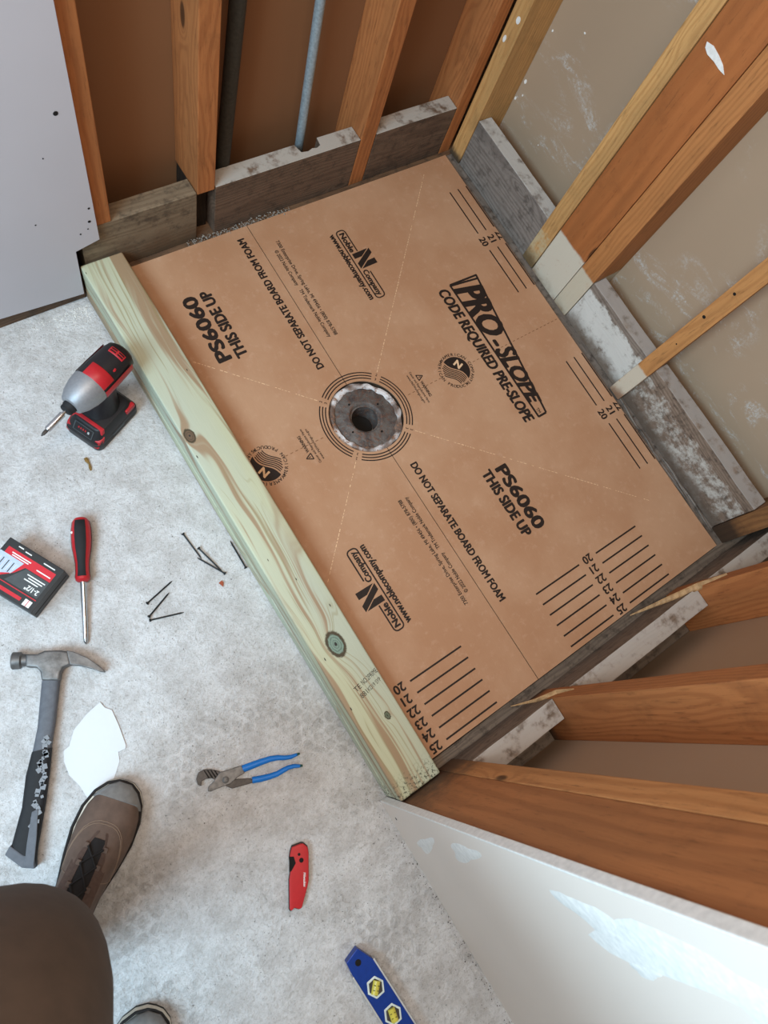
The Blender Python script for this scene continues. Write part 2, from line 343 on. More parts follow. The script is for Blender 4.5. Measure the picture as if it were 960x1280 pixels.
# ------------------------------------------------------------------ mesh helper
class MB:
    """collects shapes (inches) and links them as ONE mesh object"""
    def __init__(s): s.v = []; s.f = []
    def add(s, vs, fs):
        o = len(s.v); s.v += [tuple(q) for q in vs]; s.f += [tuple(i + o for i in f) for f in fs]; return s
    def box(s, x0, x1, y0, y1, z0, z1):
        return s.add([(x, y, z) for z in (z0, z1) for y in (y0, y1) for x in (x0, x1)],
                     [(0, 2, 3, 1), (4, 5, 7, 6), (0, 1, 5, 4), (2, 6, 7, 3), (0, 4, 6, 2), (1, 3, 7, 5)])
    def prism(s, pts, z0, z1, top_pts=None):
        """extrude an outline in XY from z0 to z1 (z1 may differ per point)"""
        a = sum(pts[i][0] * pts[(i + 1) % len(pts)][1] - pts[(i + 1) % len(pts)][0] * pts[i][1] for i in range(len(pts)))
        tp = top_pts or pts
        if a < 0: pts = pts[::-1]; tp = tp[::-1]
        n = len(pts)
        return s.add([(x, y, z0) for x, y in pts] + [(x, y, z1) for x, y in tp],
                     [tuple(range(n))[::-1], tuple(range(n, 2 * n))] + [(i, (i + 1) % n, n + (i + 1) % n, n + i) for i in range(n)])
    def lathe(s, prof, n=32, axis='Z', org=(0, 0, 0), caps=True, arc=(0, 2 * math.pi)):
        """profile [(r, h)] turned round an axis through org"""
        full = abs(arc[1] - arc[0] - 2 * math.pi) < 1e-6; m = n if full else n + 1
        vs = []
        for r, h in prof:
            for i in range(m):
                a = arc[0] + (arc[1] - arc[0]) * i / n
                c, q = r * math.cos(a), r * math.sin(a)
                p = {'Z': (c, q, h), 'X': (h, c, q), 'Y': (q, h, c)}[axis]
                vs.append((p[0] + org[0], p[1] + org[1], p[2] + org[2]))
        fs = []
        for k in range(len(prof) - 1):
            for i in range(n):
                j = (i + 1) % m
                fs.append((k * m + i, k * m + j, (k + 1) * m + j, (k + 1) * m + i))
        if caps and full:
            fs.append(tuple(range(m))[::-1]); fs.append(tuple(range((len(prof) - 1) * m, len(prof) * m)))
        return s.add(vs, fs)
    def tube(s, path, rad, n=10, flat=1.0):
        """round bar along a path; rad is a number or one per point"""
        P = [Vector(p) for p in path]; k = len(P); vs = []
        rs = rad if isinstance(rad, (list, tuple)) else [rad] * k
        up = Vector((0, 0, 1))
        for i in range(k):
            t = (P[min(i + 1, k - 1)] - P[max(i - 1, 0)]).normalized()
            a = t.cross(up)
            a = Vector((1, 0, 0)) if a.length < 1e-4 else a.normalized()
            b = a.cross(t).normalized()
            for j in range(n):
                an = 2 * math.pi * j / n
                vs.append(P[i] + a * math.cos(an) * rs[i] + b * math.sin(an) * rs[i] * flat)
        fs = [(i * n + j, i * n + (j + 1) % n, (i + 1) * n + (j + 1) % n, (i + 1) * n + j) for i in range(k - 1) for j in range(n)]
        fs += [tuple(range(n))[::-1], tuple(range((k - 1) * n, k * n))]
        return s.add(vs, fs)
    def loft(s, rings, caps=True):
        n = len(rings[0]); vs = [p for r in rings for p in r]
        fs = [(i * n + j, i * n + (j + 1) % n, (i + 1) * n + (j + 1) % n, (i + 1) * n + j) for i in range(len(rings) - 1) for j in range(n)]
        if caps: fs += [tuple(range(n))[::-1], tuple(range((len(rings) - 1) * n, len(rings) * n))]
        return s.add(vs, fs)
    def strip(s, a, b, wd):
        """flat bar between two points in XY with z from the points"""
        a = Vector(a); b = Vector(b); d = (b - a); q = Vector((-d.y, d.x, 0)).normalized() * wd / 2
        return s.add([a - q, b - q, b + q, a + q], [(0, 1, 2, 3)])
    def build(s, name, mat, parent=None, loc=None, bevel=0.0, seg=2, smooth=False, rough=0.0, cuts=0, fix=True):
        """loc: where the object's origin stands (inches); vertices are given in the same frame as loc"""
        if loc is None: loc = (0, 0, 0)
        me = bpy.data.meshes.new(name); bm = bmesh.new()
        L = Vector(loc)
        vv = [bm.verts.new((Vector(p) - L) * S) for p in s.v]
        for f in s.f:
            try: bm.faces.new([vv[i] for i in f])
            except ValueError: pass
        if fix: bmesh.ops.recalc_face_normals(bm, faces=bm.faces)
        if bevel:
            es = [e for e in bm.edges if len(e.link_faces) == 2 and e.calc_face_angle(0) > 0.5]
            bmesh.ops.bevel(bm, geom=es, offset=bevel * S, offset_type='OFFSET', segments=seg, affect='EDGES', profile=0.6, clamp_overlap=True)
        if cuts:
            bmesh.ops.subdivide_edges(bm, edges=[e for e in bm.edges if e.calc_length() > 1.6 * S], cuts=cuts, use_grid_fill=True)
        if rough:
            for v in bm.verts:
                q = (v.co / S + L) * 0.45
                v.co += mnoise.noise_vector(q) * rough * S + mnoise.noise_vector(q * 4.7) * rough * 0.4 * S
        if smooth:
            for f in bm.faces: f.smooth = True
        bm.to_mesh(me); bm.free()
        me.materials.append(mat)
        o = bpy.data.objects.new(name, me); C.objects.link(o)
        o.location = L * S
        if parent is not None: o.parent = parent
        return o

def smooth_by_angle(o, deg=35):
    me = o.data
    me.polygons.foreach_set('use_smooth', [True] * len(me.polygons))
    bm = bmesh.new(); bm.from_mesh(me)
    for e in bm.edges:
        if len(e.link_faces) == 2 and e.calc_face_angle(0) > math.radians(deg): e.smooth = False
    bm.to_mesh(me); bm.free(); return o

def thing(name, label, cat, loc=(0, 0, 0), rotz=0.0, group=None):
    o = bpy.data.objects.new(name, None); C.objects.link(o)
    o.empty_display_size = 0.02; o.location = Vector(loc) * S; o.rotation_euler = (0, 0, rotz)
    o['label'] = label; o['category'] = cat
    if group: o['group'] = group
    return o
def tag(o, label, cat, group=None):
    o['label'] = label; o['category'] = cat
    if group: o['group'] = group
    return o
def struct(o, label=None):
    o['kind'] = 'structure'
    if label: o['label'] = label
    return o

# text as flat printed geometry
_cap = {}
def text_mesh(body, bold=0.0, shear=0.0, spacing=1.0):
    cu = bpy.data.curves.new('print', 'FONT'); cu.body = body; cu.size = 1.0; cu.offset = bold; cu.shear = shear
    cu.space_character = spacing; cu.resolution_u = 3
    ob = bpy.data.objects.new('print', cu); C.objects.link(ob)
    dg = bpy.context.evaluated_depsgraph_get()
    me = bpy.data.meshes.new_from_object(ob.evaluated_get(dg))
    vs = [(v.co.x, v.co.y) for v in me.vertices]; fs = [tuple(p.vertices) for p in me.polygons]
    bpy.data.objects.remove(ob); bpy.data.curves.remove(cu); bpy.data.meshes.remove(me)
    return vs, fs
def cap_height():
    if 'h' not in _cap:
        vs, _ = text_mesh('H'); _cap['h'] = max(y for x, y in vs) - min(y for x, y in vs)
    return _cap['h']
def put_text(mb, body, org, dirn, up, height, length=None, bold=0.0, shear=0.0, spacing=1.0, zf=None, taper=None, align='L', fat=None):
    """lay a line of print: org = baseline start, dirn / up = unit 2D vectors, height = capital height"""
    if fat is None: fat = bold * 1.6
    vs, fs = text_mesh(body, 0.0, shear, spacing)
    x0 = min(x for x, y in vs); x1 = max(x for x, y in vs)
    k = height / cap_height(); kx = (length / (x1 - x0)) if length else k
    shift = -(x1 - x0) * kx / 2 if align == 'C' else 0.0
    fa = fat * k                       # stroke weight: the line is laid down a few times, shifted by a hair
    for ci, (du, dv) in enumerate(((0, 0),) if fa == 0 else ((-fa, 0), (fa, 0), (0, fa * 0.7), (0, -fa * 0.7), (-fa * 0.7, fa * 0.5), (fa * 0.7, -fa * 0.5), (-fa * 0.7, -fa * 0.5), (fa * 0.7, fa * 0.5))):
        out = []
        for x, y in vs:
            u = (x - x0) * kx + shift; v = y * k
            if taper: v *= taper(u)
            u += du; v += dv
            px = org[0] + dirn[0] * u + up[0] * v; py = org[1] + dirn[1] * u + up[1] * v
            out.append((px, py, (zf(px, py) if callable(zf) else zf) + ci * 0.0008))
        mb.add(out, fs)

# ================================================================== THE SETTING
FZ = -2.5
o = struct(MB().box(-110, 40, -110, 40, FZ - 3, FZ).build('floor', M['floor'], loc=(0, 0, FZ)), 'rough white mortar floor speckled with grit and mosaic imprints')

# back wall: brown backing behind an open stud frame
wall_back = struct(MB().box(-14, 27.3, 24.0, 24.6, FZ, 96).build('wall_back', M['dry_back'], loc=(6, 24, FZ)), 'brown drywall backing seen through the open stud frame')
wall_right = struct(MB().box(26.7, 27.3, -30.6, 24.0, FZ, 96).build('wall_right', M['dry_right'], loc=(26.7, 0, FZ)), 'scuffed grey drywall backing behind the studs and the wide post')
wall_front = struct(MB().box(-14.4, 26.7, -30.6, -30.0, FZ, 96).build('wall_front', M['dry_front'], loc=(6, -30, FZ)), 'brown drywall backing behind the studs by the jamb')

def timber(name, b, mat, parent, label=None, bevel=0.07, rough=0.0, cuts=0, flip=1):
    """one sawn piece as a child of its wall; b = x0,x1,y0,y1,z0,z1"""
    cx, cy, cz = (b[0] + b[1]) / 2, (b[2] + b[3]) / 2, (b[4] + b[5]) / 2
    m = MB().box(*b)
    pl = Vector(parent.location) / S
    o = m.build(name, mat, None, (cx, cy, cz), bevel=bevel, rough=rough, cuts=cuts)
    o.parent = parent; o.location = (Vector((cx, cy, cz)) - pl) * S
    if label: o['label'] = label
    return o

BY0, BY1 = 20.5, 24.0
timber('sole_plate', (-14.4, 26.7, 20.05, 24.0, FZ, 0.0), M['plate_dark'], wall_back, 'dark brown sole plate under the back wall', rough=0.05, cuts=6)
timber('stud', (-12.95, -11.45, BY0, BY1, 5.52, 96), M['fir'], wall_back, 'orange stud beside the painted drywall edge')
timber('stud', (-4.4, -2.88, BY0, BY1, 5.3, 96), M['fir'], wall_back, 'brown stud with pencil marks and a rotted foot')
timber('void_stump', (-4.35, -2.95, 21.6, BY1, 0.0, 5.3), M['void_black'], wall_back, 'recessed stump below the rotted-off stud, black for the dark void', rough=0.1, cuts=3)  # added stump, its black paints the dark void where the stud rotted away
timber('stud', (11.15, 12.68, BY0, BY1, 0.0, 96), M['fir'], wall_back, 'reddish stud beside the pipe notch')
timber('stud', (21.85, 23.15, BY0, BY1, 0.0, 96), M['fir'], wall_back, 'reddish stud with a splinter in the corner')
timber('blocking', (-14.0, -4.45, BY0, BY0 + 1.5, 0.05, 5.5), M['blk_stain'], wall_back, 'water-stained blocking board next to the curb', rough=0.03, cuts=4)
timber('blocking', (12.75, 21.8, BY0, BY0 + 1.5, 0.05, 5.55), M['blk_x2'], wall_back, 'dusty dark blocking board in the corner bay', rough=0.03, cuts=4)
# notched blocking under the galvanised pipe
nb = MB()
pl = [(-2.8, 20.5), (11.1, 20.5), (11.1, 22.0), (7.5, 22.0), (7.4, 21.25), (7.0, 21.1), (6.6, 21.2), (6.1, 21.05), (5.5, 21.15), (5.3, 22.0), (-2.8, 22.0)]
nb.prism(pl, 0.05, 5.5)
o = nb.build('blocking', M['blk_x2'], None, (4.2, 21.2, 2.8), bevel=0.05)
o.parent = wall_back; o.location = (Vector((4.2, 21.2, 2.8)) - Vector(wall_back.location) / S) * S
o['label'] = 'long dusty blocking board notched for the pipe'
# a pale splinter on the corner stud and paint drips
sp = MB().tube([(21.0, 20.46, 11.1), (21.8, 20.4, 11.6), (22.8, 20.4, 11.9)], [0.03, 0.08, 0.05], 6)

# pipes standing in the back wall
gp = MB().tube([(6.45, 22.55, -1.0), (6.25, 22.6, 6), (5.9, 22.6, 18), (3.2, 22.6, 96)], 0.36, 16)
o = tag(gp.build('water_pipe', M['galv'], None, (6.3, 22.5, 0), smooth=True), 'thin galvanised pipe rising through the notch in the blocking', 'pipe')
dp = MB().tube([(-1.25, 22.5, 0.02), (-1.1, 22.5, 5), (-0.55, 22.5, 19), (2.0, 22.5, 90)], 0.56, 18)
o = tag(dp.build('vent_pipe', M['darkpipe'], None, (-1, 22.5, 0), smooth=True), 'dark grey pipe standing close behind the pencil-marked stud', 'pipe')

# right wall
RX0, RX1 = 23.1, 26.7
timber('sole_plate', (22.16, 26.7, -26.0, 20.0, FZ, 0.12), M['plate_y'], wall_right, 'weathered grey sole plate along the board edge', rough=0.08, cuts=7)
timber('stud', (RX0, RX1, 18.72, 20.25, 0.12, 96), M['yellow_rot'], wall_right, 'yellow corner stud with a blackened foot and paint drips')
timber('stud', (RX0 - 0.05, RX1, 5.72, 7.28, 0.2, 96), M['yellow'], wall_right, 'knotty yellow stud on the side of the wide post')
timber('post', (RX0, RX1, 1.92, 5.64, 0.12, 96), M['fir_post'], wall_right, 'wide smooth orange post with a white-painted foot')
timber('stud', (RX0, RX1, 0.05, 1.86, 0.12, 96), M['fir_post2'], wall_right, 'orange stud with a painted foot, joined to the wide post')
timber('furring_strip', (22.42, 23.16, -9.55, -8.15, 0.35, 96), M['strip'], wall_right, 'thin pine strip with nail holes and a painted end')
timber('stud', (RX0, RX1, -25.75, -24.05, 0.12, 96), M['corner'], wall_right, 'corner stud with a burnt-looking brown foot')
timber('blocking', (23.2, 24.7, 7.33, 18.68, 0.12, 5.4), M['blk_y'], wall_right, 'grey blocking board in the corner bay', rough=0.04, cuts=4)
timber('blocking', (23.2, 24.7, -9.4, 0.0, 0.12, 5.45), M['blk_yw'], wall_right, 'whitewashed blocking board beside the wide post', rough=0.05, cuts=4)
timber('blocking', (23.2, 24.75, -24.0, -9.45, 0.12, 5.45), M['blk_yw2'], wall_right, 'long splintered blocking board beyond the pine strip', rough=0.06, cuts=5)
# long splinters peeling off the plate and last blocking
def child_world(o, parent):
    o.location = o.location - parent.location; o.parent = parent; return o
for i in range(7):
    y0 = random.uniform(-12, -2) - i * 1.6; ln = random.uniform(4, 8); xx = 22.45 + random.random() * 0.5
    pts = [(xx + 0.10 * math.sin(k * 1.3 + i), y0 - ln * k / 5, 0.2 + 0.05 * math.sin(k + i)) for k in range(6)]
    child_world(MB().tube(pts, [0.02, 0.09, 0.12, 0.12, 0.08, 0.02], 5, 0.6).build('splinter', M['plate_y'], None, pts[0]), wall_right)

# front wall (nearest the entry): studs, blocking, plate
NY0, NY1 = -26.4, -30.0
timber('sole_plate', (-14.4, 26.7, -30.0, -25.62, FZ, 0.2), M['plate_x'], wall_front, 'splintered dark sole plate at the jamb end', rough=0.1, cuts=6)
timber('jamb_stud', (-14.45, -10.78, NY0 - 1.6, NY0, 0.2, 96), M['jamb'], wall_front, 'broad knotty jamb stud with a mould-blackened foot')
timber('stud', (-10.74, -9.3, NY1, NY0, 0.2, 96), M['jamb2'], wall_front, 'pale stud edge nailed to the broad jamb stud')
timber('stud', (-1.5, 0.0, NY1, NY0, 0.2, 96), M['fir_rot'], wall_front, 'reddish stud between two blocking boards')
timber('stud', (14.65, 16.15, NY1, NY0, 0.2, 96), M['fir'], wall_front, 'yellow-edged stud with a torn end near the corner')
timber('blocking', (-9.2, -1.55, -28.1, -26.45, 0.2, 4.1), M['blk_x'], wall_front, 'short dusty grey blocking board by the jamb', rough=0.05, cuts=4)
timber('blocking', (0.05, 14.6, -28.1, -26.45, 0.2, 4.25), M['blk_x'], wall_front, 'long dusty grey blocking board between studs', rough=0.05, cuts=5)
timber('blocking', (16.2, 26.6, -28.1, -26.45, 0.2, 4.1), M['blk_x'], wall_front, 'grey blocking board in the corner', rough=0.05, cuts=4)
child_world(MB().tube([(10.4, -25.85, 0.4), (12.4, -26.1, 2.6), (14.6, -26.36, 4.6), (15.6, -26.38, 7)], [0.05, 0.2, 0.3, 0.08], 6, 0.4).build('splinter', M['raw'], None, (12, -26, 2), rough=0.06), wall_front)
child_world(MB().tube([(-3.2, -25.9, 0.5), (-2.0, -26.2, 2.4), (-0.9, -26.36, 4.0), (-0.6, -26.38, 6)], [0.03, 0.13, 0.22, 0.05], 6, 0.4).build('splinter', M['raw'], None, (-2, -26, 2), rough=0.06), wall_front)

# painted drywall left of the shower (in line with the back wall) with its notch
def xz_slab(pts, y0, y1):
    m = MB(); n = len(pts)
    m.add([(x, y0, z) for x, z in pts] + [(x, y1, z) for x, z in pts],
          [tuple(range(n)), tuple(range(n, 2 * n))[::-1]] + [(i, (i + 1) % n, n + (i + 1) % n, n + i) for i in range(n)])
    return m
wl = struct(xz_slab([(-110, -0.2), (-22, -0.45), (-14.78, -1.1), (-14.62, 4.2), (-12.72, 4.7), (-12.75, 96), (-110, 96)], 20.0, 20.48)
            .build('wall_left', M['dry_left'], None, (-40, 20, 0)), 'grey painted drywall with screw holes and a notched corner')
def yhole(x, z, r):
    o = MB().lathe([(r, 19.985), (r, 20.02)], 12, 'Y', (x, 0, z)).build('screw_hole', M['dark'], None, (x, 20, z)); child_world(o, wl)
for x, z, r in ((-13.85, 16.6, 0.16), (-13.2, 6.9, 0.12), (-13.4, 6.2, 0.06), (-14.0, 5.9, 0.07), (-13.05, 8.2, 0.09), (-15.2, 13.6, 0.05), (-16.8, 8.2, 0.06)): yhole(x, z, r)
timber('sole_plate', (-110, -14.5, 20.55, 24.0, FZ, 0.4), M['plate_dark'], wl, 'dark wooden plate under the painted drywall', rough=0.04, cuts=4)
timber('sheathing', (-110, -14.0, 24.0, 24.5, FZ, 96), M['dry_back'], wl)

# painted drywall on the entry side
we = struct(MB().box(-15.0, -14.48, -110, -26.35, FZ, 96).build('wall_entry', M['dry_entry'], None, (-15, -40, 0), bevel=0.05), 'beige painted drywall with white filler smears')
child_world(MB().box(-15.03, -14.46, -26.42, -26.30, FZ + 0.1, 96).build('corner_bead', M['compound'], None, (-15, -26.35, 0), bevel=0.05), we)
def wall_blob(wall, name, mat, axis, at, pts, th=0.03):
    n = len(pts); m = MB()
    f = (lambda a, b, d: (at - d, a, b)) if axis == 'x' else (lambda a, b, d: (a, at - d, b))
    m.add([f(a, b, th) for a, b in pts] + [f(a, b, -0.01) for a, b in pts], [tuple(range(n))] + [(i, (i + 1) % n, n + (i + 1) % n, n + i) for i in range(n)])
    child_world(m.build(name, mat, None, f(pts[0][0], pts[0][1], 0)), wall)
def blob(cy, cz, ry, rz, n=12): return [(cy + ry * math.cos(2 * math.pi * i / n), cz + rz * math.sin(2 * math.pi * i / n)) for i in range(n)]
wall_blob(wall_right, 'paint_swipe', M['compound'], 'x', 23.1, [(5.15, 24.8), (4.6, 24.95), (3.9, 24.85), (3.3, 24.7), (2.8, 24.4), (3.3, 24.35), (3.9, 24.4), (4.6, 24.35), (5.0, 24.5)])
for cy, cz, r in ((-8.7, 16.4, 0.13), (-8.6, 13.2, 0.15), (-8.9, 9.6, 0.07)): wall_blob(wall_right, 'nail_hole', M['dark'], 'x', 22.42, blob(cy, cz, r, r), 0.008)
for cy, cz, a, b in ((19.3, 14.8, 0.22, 0.3), (19.8, 12.8, 0.16, 0.3)): wall_blob(wall_right, 'paint_drip', M['compound'], 'x', 23.1, blob(cy, cz, a, b))
for cy, cz, a, b in ((18.4, 8.9, 0.14, 0.2), (18.55, 7.0, 0.1, 0.16), (18.0, 7.8, 0.07, 0.1), (18.3, 13.9, 0.08, 0.1), (14.0, 6.0, 0.05, 0.06), (15.5, 16.0, 0.1, 0.07)): wall_blob(wall_right, 'paint_drip', M['compound'], 'x', 26.7, blob(cy, cz, a, b))
random.seed(11)
def smear(cy, cz, hy, hz, tilt, seed):
    rr = random.Random(seed); n = 26; pts = []
    for i in range(n):
        a = 2 * math.pi * i / n; k = 1 + 0.22 * math.sin(a * 3 + seed) + rr.uniform(-0.07, 0.07)
        u, v = hz * k * math.cos(a), hy * k * math.sin(a)
        pts.append((cy + v * math.cos(tilt) + u * math.sin(tilt), cz + u * math.cos(tilt) - v * math.sin(tilt)))
    m = MB()
    m.add([(-15.02, y, z) for y, z in pts] + [(-15.0, cy + (y - cy) * 1.12, cz + (z - cz) * 1.08) for y, z in pts] + [(-15.03, cy, cz)],
          [(2 * n, i, (i + 1) % n) for i in range(n)] + [(i, (i + 1) % n, n + (i + 1) % n, n + i) for i in range(n)])
    child_world(m.build('filler_smear', M['compound'], None, (-15, cy, cz), smooth=True), we)
smear(-28.9, 4.2, 0.42, 2.6, 0.25, 1); smear(-28.0, 12.6, 0.5, 2.4, 0.18, 2); smear(-28.6, 30.0, 0.9, 5.0, 0.1, 3); smear(-28.3, 25.5, 0.6, 2.2, -0.1, 5); smear(-29.9, 27.5, 0.25, 1.0, 0.2, 7); smear(-29.6, 35.5, 0.8, 3.0, 0.0, 8)
child_world(MB().lathe([(0.12, -15.02), (0.12, -14.98)], 10, 'X', (0, -27.6, -0.6)).build('screw_hole', M['dark'], None, (-15, -27.6, -0.6)), we)

# ================================================================== CURB
curb = thing('shower_curb', 'stacked pale green treated-lumber curb with knots and brown streaks', 'curb', (-12.77, -3, FZ))
CX0, CX1, CY0, CY1 = -14.5, -11.03, -26.3, 20.45
for k in range(3):
    z0 = FZ + 1.5 * k; top = k == 2
    j = (0.0, 0.04, 0.0)[k]
    m = MB().box(CX0 + j, CX1 + j - 0.02, CY0, CY1 - (0.1 if top else 0), z0, z0 + 1.49)
    o = m.build('curb_board', M['pt_top' if top else 'pt'], None, ((CX0 + CX1) / 2, -3, z0 + 0.75), bevel=0.16, seg=3)
    smooth_by_angle(o, 50); child_world(o, curb)
    if top: top_board = o
CZ = FZ + 4.49
st = MB()
put_text(st, 'TE', (-13.25, -18.35), (0.985, 0.17), (-0.17, 0.985), 0.36, 0.55, zf=CZ + 0.008)
put_text(st, 'NO.2PRIME', (-12.55, -18.2), (0.985, 0.17), (-0.17, 0.985), 0.36, 1.45, zf=CZ + 0.008)
put_text(st, '881', (-13.1, -18.95), (0.985, 0.17), (-0.17, 0.985), 0.36, 0.6, zf=CZ + 0.008)
put_text(st, 'KD19 SYP', (-12.4, -18.8), (0.985, 0.17), (-0.17, 0.985), 0.3, 1.2, zf=CZ + 0.008)
o = st.build('grade_stamp', M['ink'], None, (-12.3, -18.5, CZ), fix=False)
o.location = (Vector((-12.3, -18.5, CZ)) - Vector(curb.location) / S - Vector(top_board.location) / S) * S; o.parent = top_board

# ================================================================== PRE-SLOPE BOARD
def zb(x, y): return 0.0208 * max(abs(x), abs(y))
EPS = 0.012
def zi(x, y): return zb(x, y) + EPS
board = thing('pre_slope_board', 'brown cardboard-faced shower pan board printed with black lettering', 'shower board', (0, 0, FZ))
BX0, BX1, BYn, BYf = -11.0, 22.1, -25.5, 19.85
def half(sgn):
    """one cardboard half: fan of quads from the drain hole to the trimmed edge"""
    xlim = BX1 if sgn > 0 else -BX0
    ang = set(-90 + 180 * i / 72 for i in range(73)); ang |= {math.degrees(math.atan2(BYf, xlim)), math.degrees(math.atan2(BYn, xlim))}
    ang = sorted(ang); NR = 8; HR = 3.22
    m = MB(); top = []; bot = []
    for a in ang:
        c, q = math.cos(math.radians(a)), math.sin(math.radians(a))
        re = min(xlim / c if c > 1e-6 else 1e9, (BYf / q) if q > 1e-6 else ((BYn / q) if q < -1e-6 else 1e9))
        row = []
        for k in range(NR + 1):
            r = HR + (re - HR) * k / NR
            x, y = sgn * (r * c + 0.035 * (1 if True else 0)), r * q
            x = max(min(x, BX1), BX0)
            row.append((x, y, zb(r * c, r * q)))
        top.append(row)
    n = NR + 1; vs = [p for r in top for p in r]; nv = len(vs); vs2 = [(x, y, z - 0.12) for x, y, z in vs]
    fs = []
    for i in range(len(ang) - 1):
        for k in range(NR):
            fs.append((i * n + k, i * n + k + 1, (i + 1) * n + k + 1, (i + 1) * n + k))
            fs.append((nv + i * n + k, nv + (i + 1) * n + k, nv + (i + 1) * n + k + 1, nv + i * n + k + 1))
        fs.append((i * n, (i + 1) * n, nv + (i + 1) * n, nv + i * n)); fs.append((i * n + NR, nv + i * n + NR, nv + (i + 1) * n + NR, (i + 1) * n + NR))
    for i in (0, len(ang) - 1):
        for k in range(NR): fs.append((i * n + k, nv + i * n + k, nv + i * n + k + 1, i * n + k + 1))
    m.add(vs, fs)
    m.add(vs2, [])
    return m
def half_build(sgn):
    m = half(sgn); o = m.build('cardboard_half', M['kraft'], None, (0, 0, 0)); return child_world(o, board)
halves = {1: half_build(1), -1: half_build(-1)}
# foam below with the drain opening left free
fm = MB(); n = 64; inner = [(3.35 * math.cos(2 * math.pi * i / n), 3.35 * math.sin(2 * math.pi * i / n)) for i in range(n)]
outer = []
for i in range(n):
    c, q = math.cos(2 * math.pi * i / n), math.sin(2 * math.pi * i / n)
    r = min((BX1 - 0.1) / c if c > 1e-6 else ((BX0 + 0.1) / c if c < -1e-6 else 1e9), (BYf - 0.1) / q if q > 1e-6 else ((BYn + 0.1) / q if q < -1e-6 else 1e9))
    outer.append((r * c, r * q))
vs = [(x, y, -0.08) for x, y in inner] + [(x, y, zb(x, y) - 0.14) for x, y in outer] + [(x, y, FZ) for x, y in inner] + [(x, y, FZ) for x, y in outer]
fs = []
for i in range(n):
    j = (i + 1) % n
    fs += [(i, n + i, n + j, j), (2 * n + i, 2 * n + j, 3 * n + j, 3 * n + i), (i, j, 2 * n + j, 2 * n + i), (n + i, 3 * n + i, 3 * n + j, n + j)]
fm.add(vs, fs); child_world(fm.build('foam_core', M['foam'], None, (0, 0, FZ)), board)

def add_print(name, mb, mat, sgn):
    """print defined on the +x half; the other half carries it turned by 180 degrees"""
    if sgn < 0: mb.v = [(-x, -y, z) for x, y, z in mb.v]
    keep = MB(); keep.v = mb.v
    keep.f = [f for f in mb.f if all(BX0 < mb.v[i][0] < BX1 - 0.01 and BYn + 0.02 < mb.v[i][1] < BYf - 0.02 for i in f)]
    if not keep.f: return None
    o = keep.build(name, mat, None, (0, 0, 0), fix=False)
    o.parent = halves[sgn]; o.location = (0, 0, -FZ * 0) ; return o
D, U = (0, -1), (1, 0)            # reading direction and letter-up direction on the +x half
def ring_text(mb, body, cx, cy, r, a_mid, step, h, outward=True):
    n = len(body)
    for i, ch in enumerate(body):
        if ch == ' ': continue
        a = a_mid + (i - (n - 1) / 2) * step * (-1 if outward else 1)
        u = (math.cos(a), math.sin(a))
        d = (u[1], -u[0]) if outward else (-u[1], u[0]); up = u if outward else (-u[0], -u[1])
        rr = r if outward else r + h
        put_text(mb, ch, (cx + rr * u[0], cy + rr * u[1]), d, up, h, None, bold=0.012, zf=zi, align='C')
def arc_strip(mb, cx, cy, r, a0, a1, wd, n=24):
    pts = [(cx + r * math.cos(a0 + (a1 - a0) * i / n), cy + r * math.sin(a0 + (a1 - a0) * i / n)) for i in range(n + 1)]
    for p, q in zip(pts, pts[1:]): mb.strip((*p, zi(*p)), (*q, zi(*q)), wd)
def line(mb, p, q, wd): mb.strip((*p, zi(*p)), (*q, zi(*q)), wd)

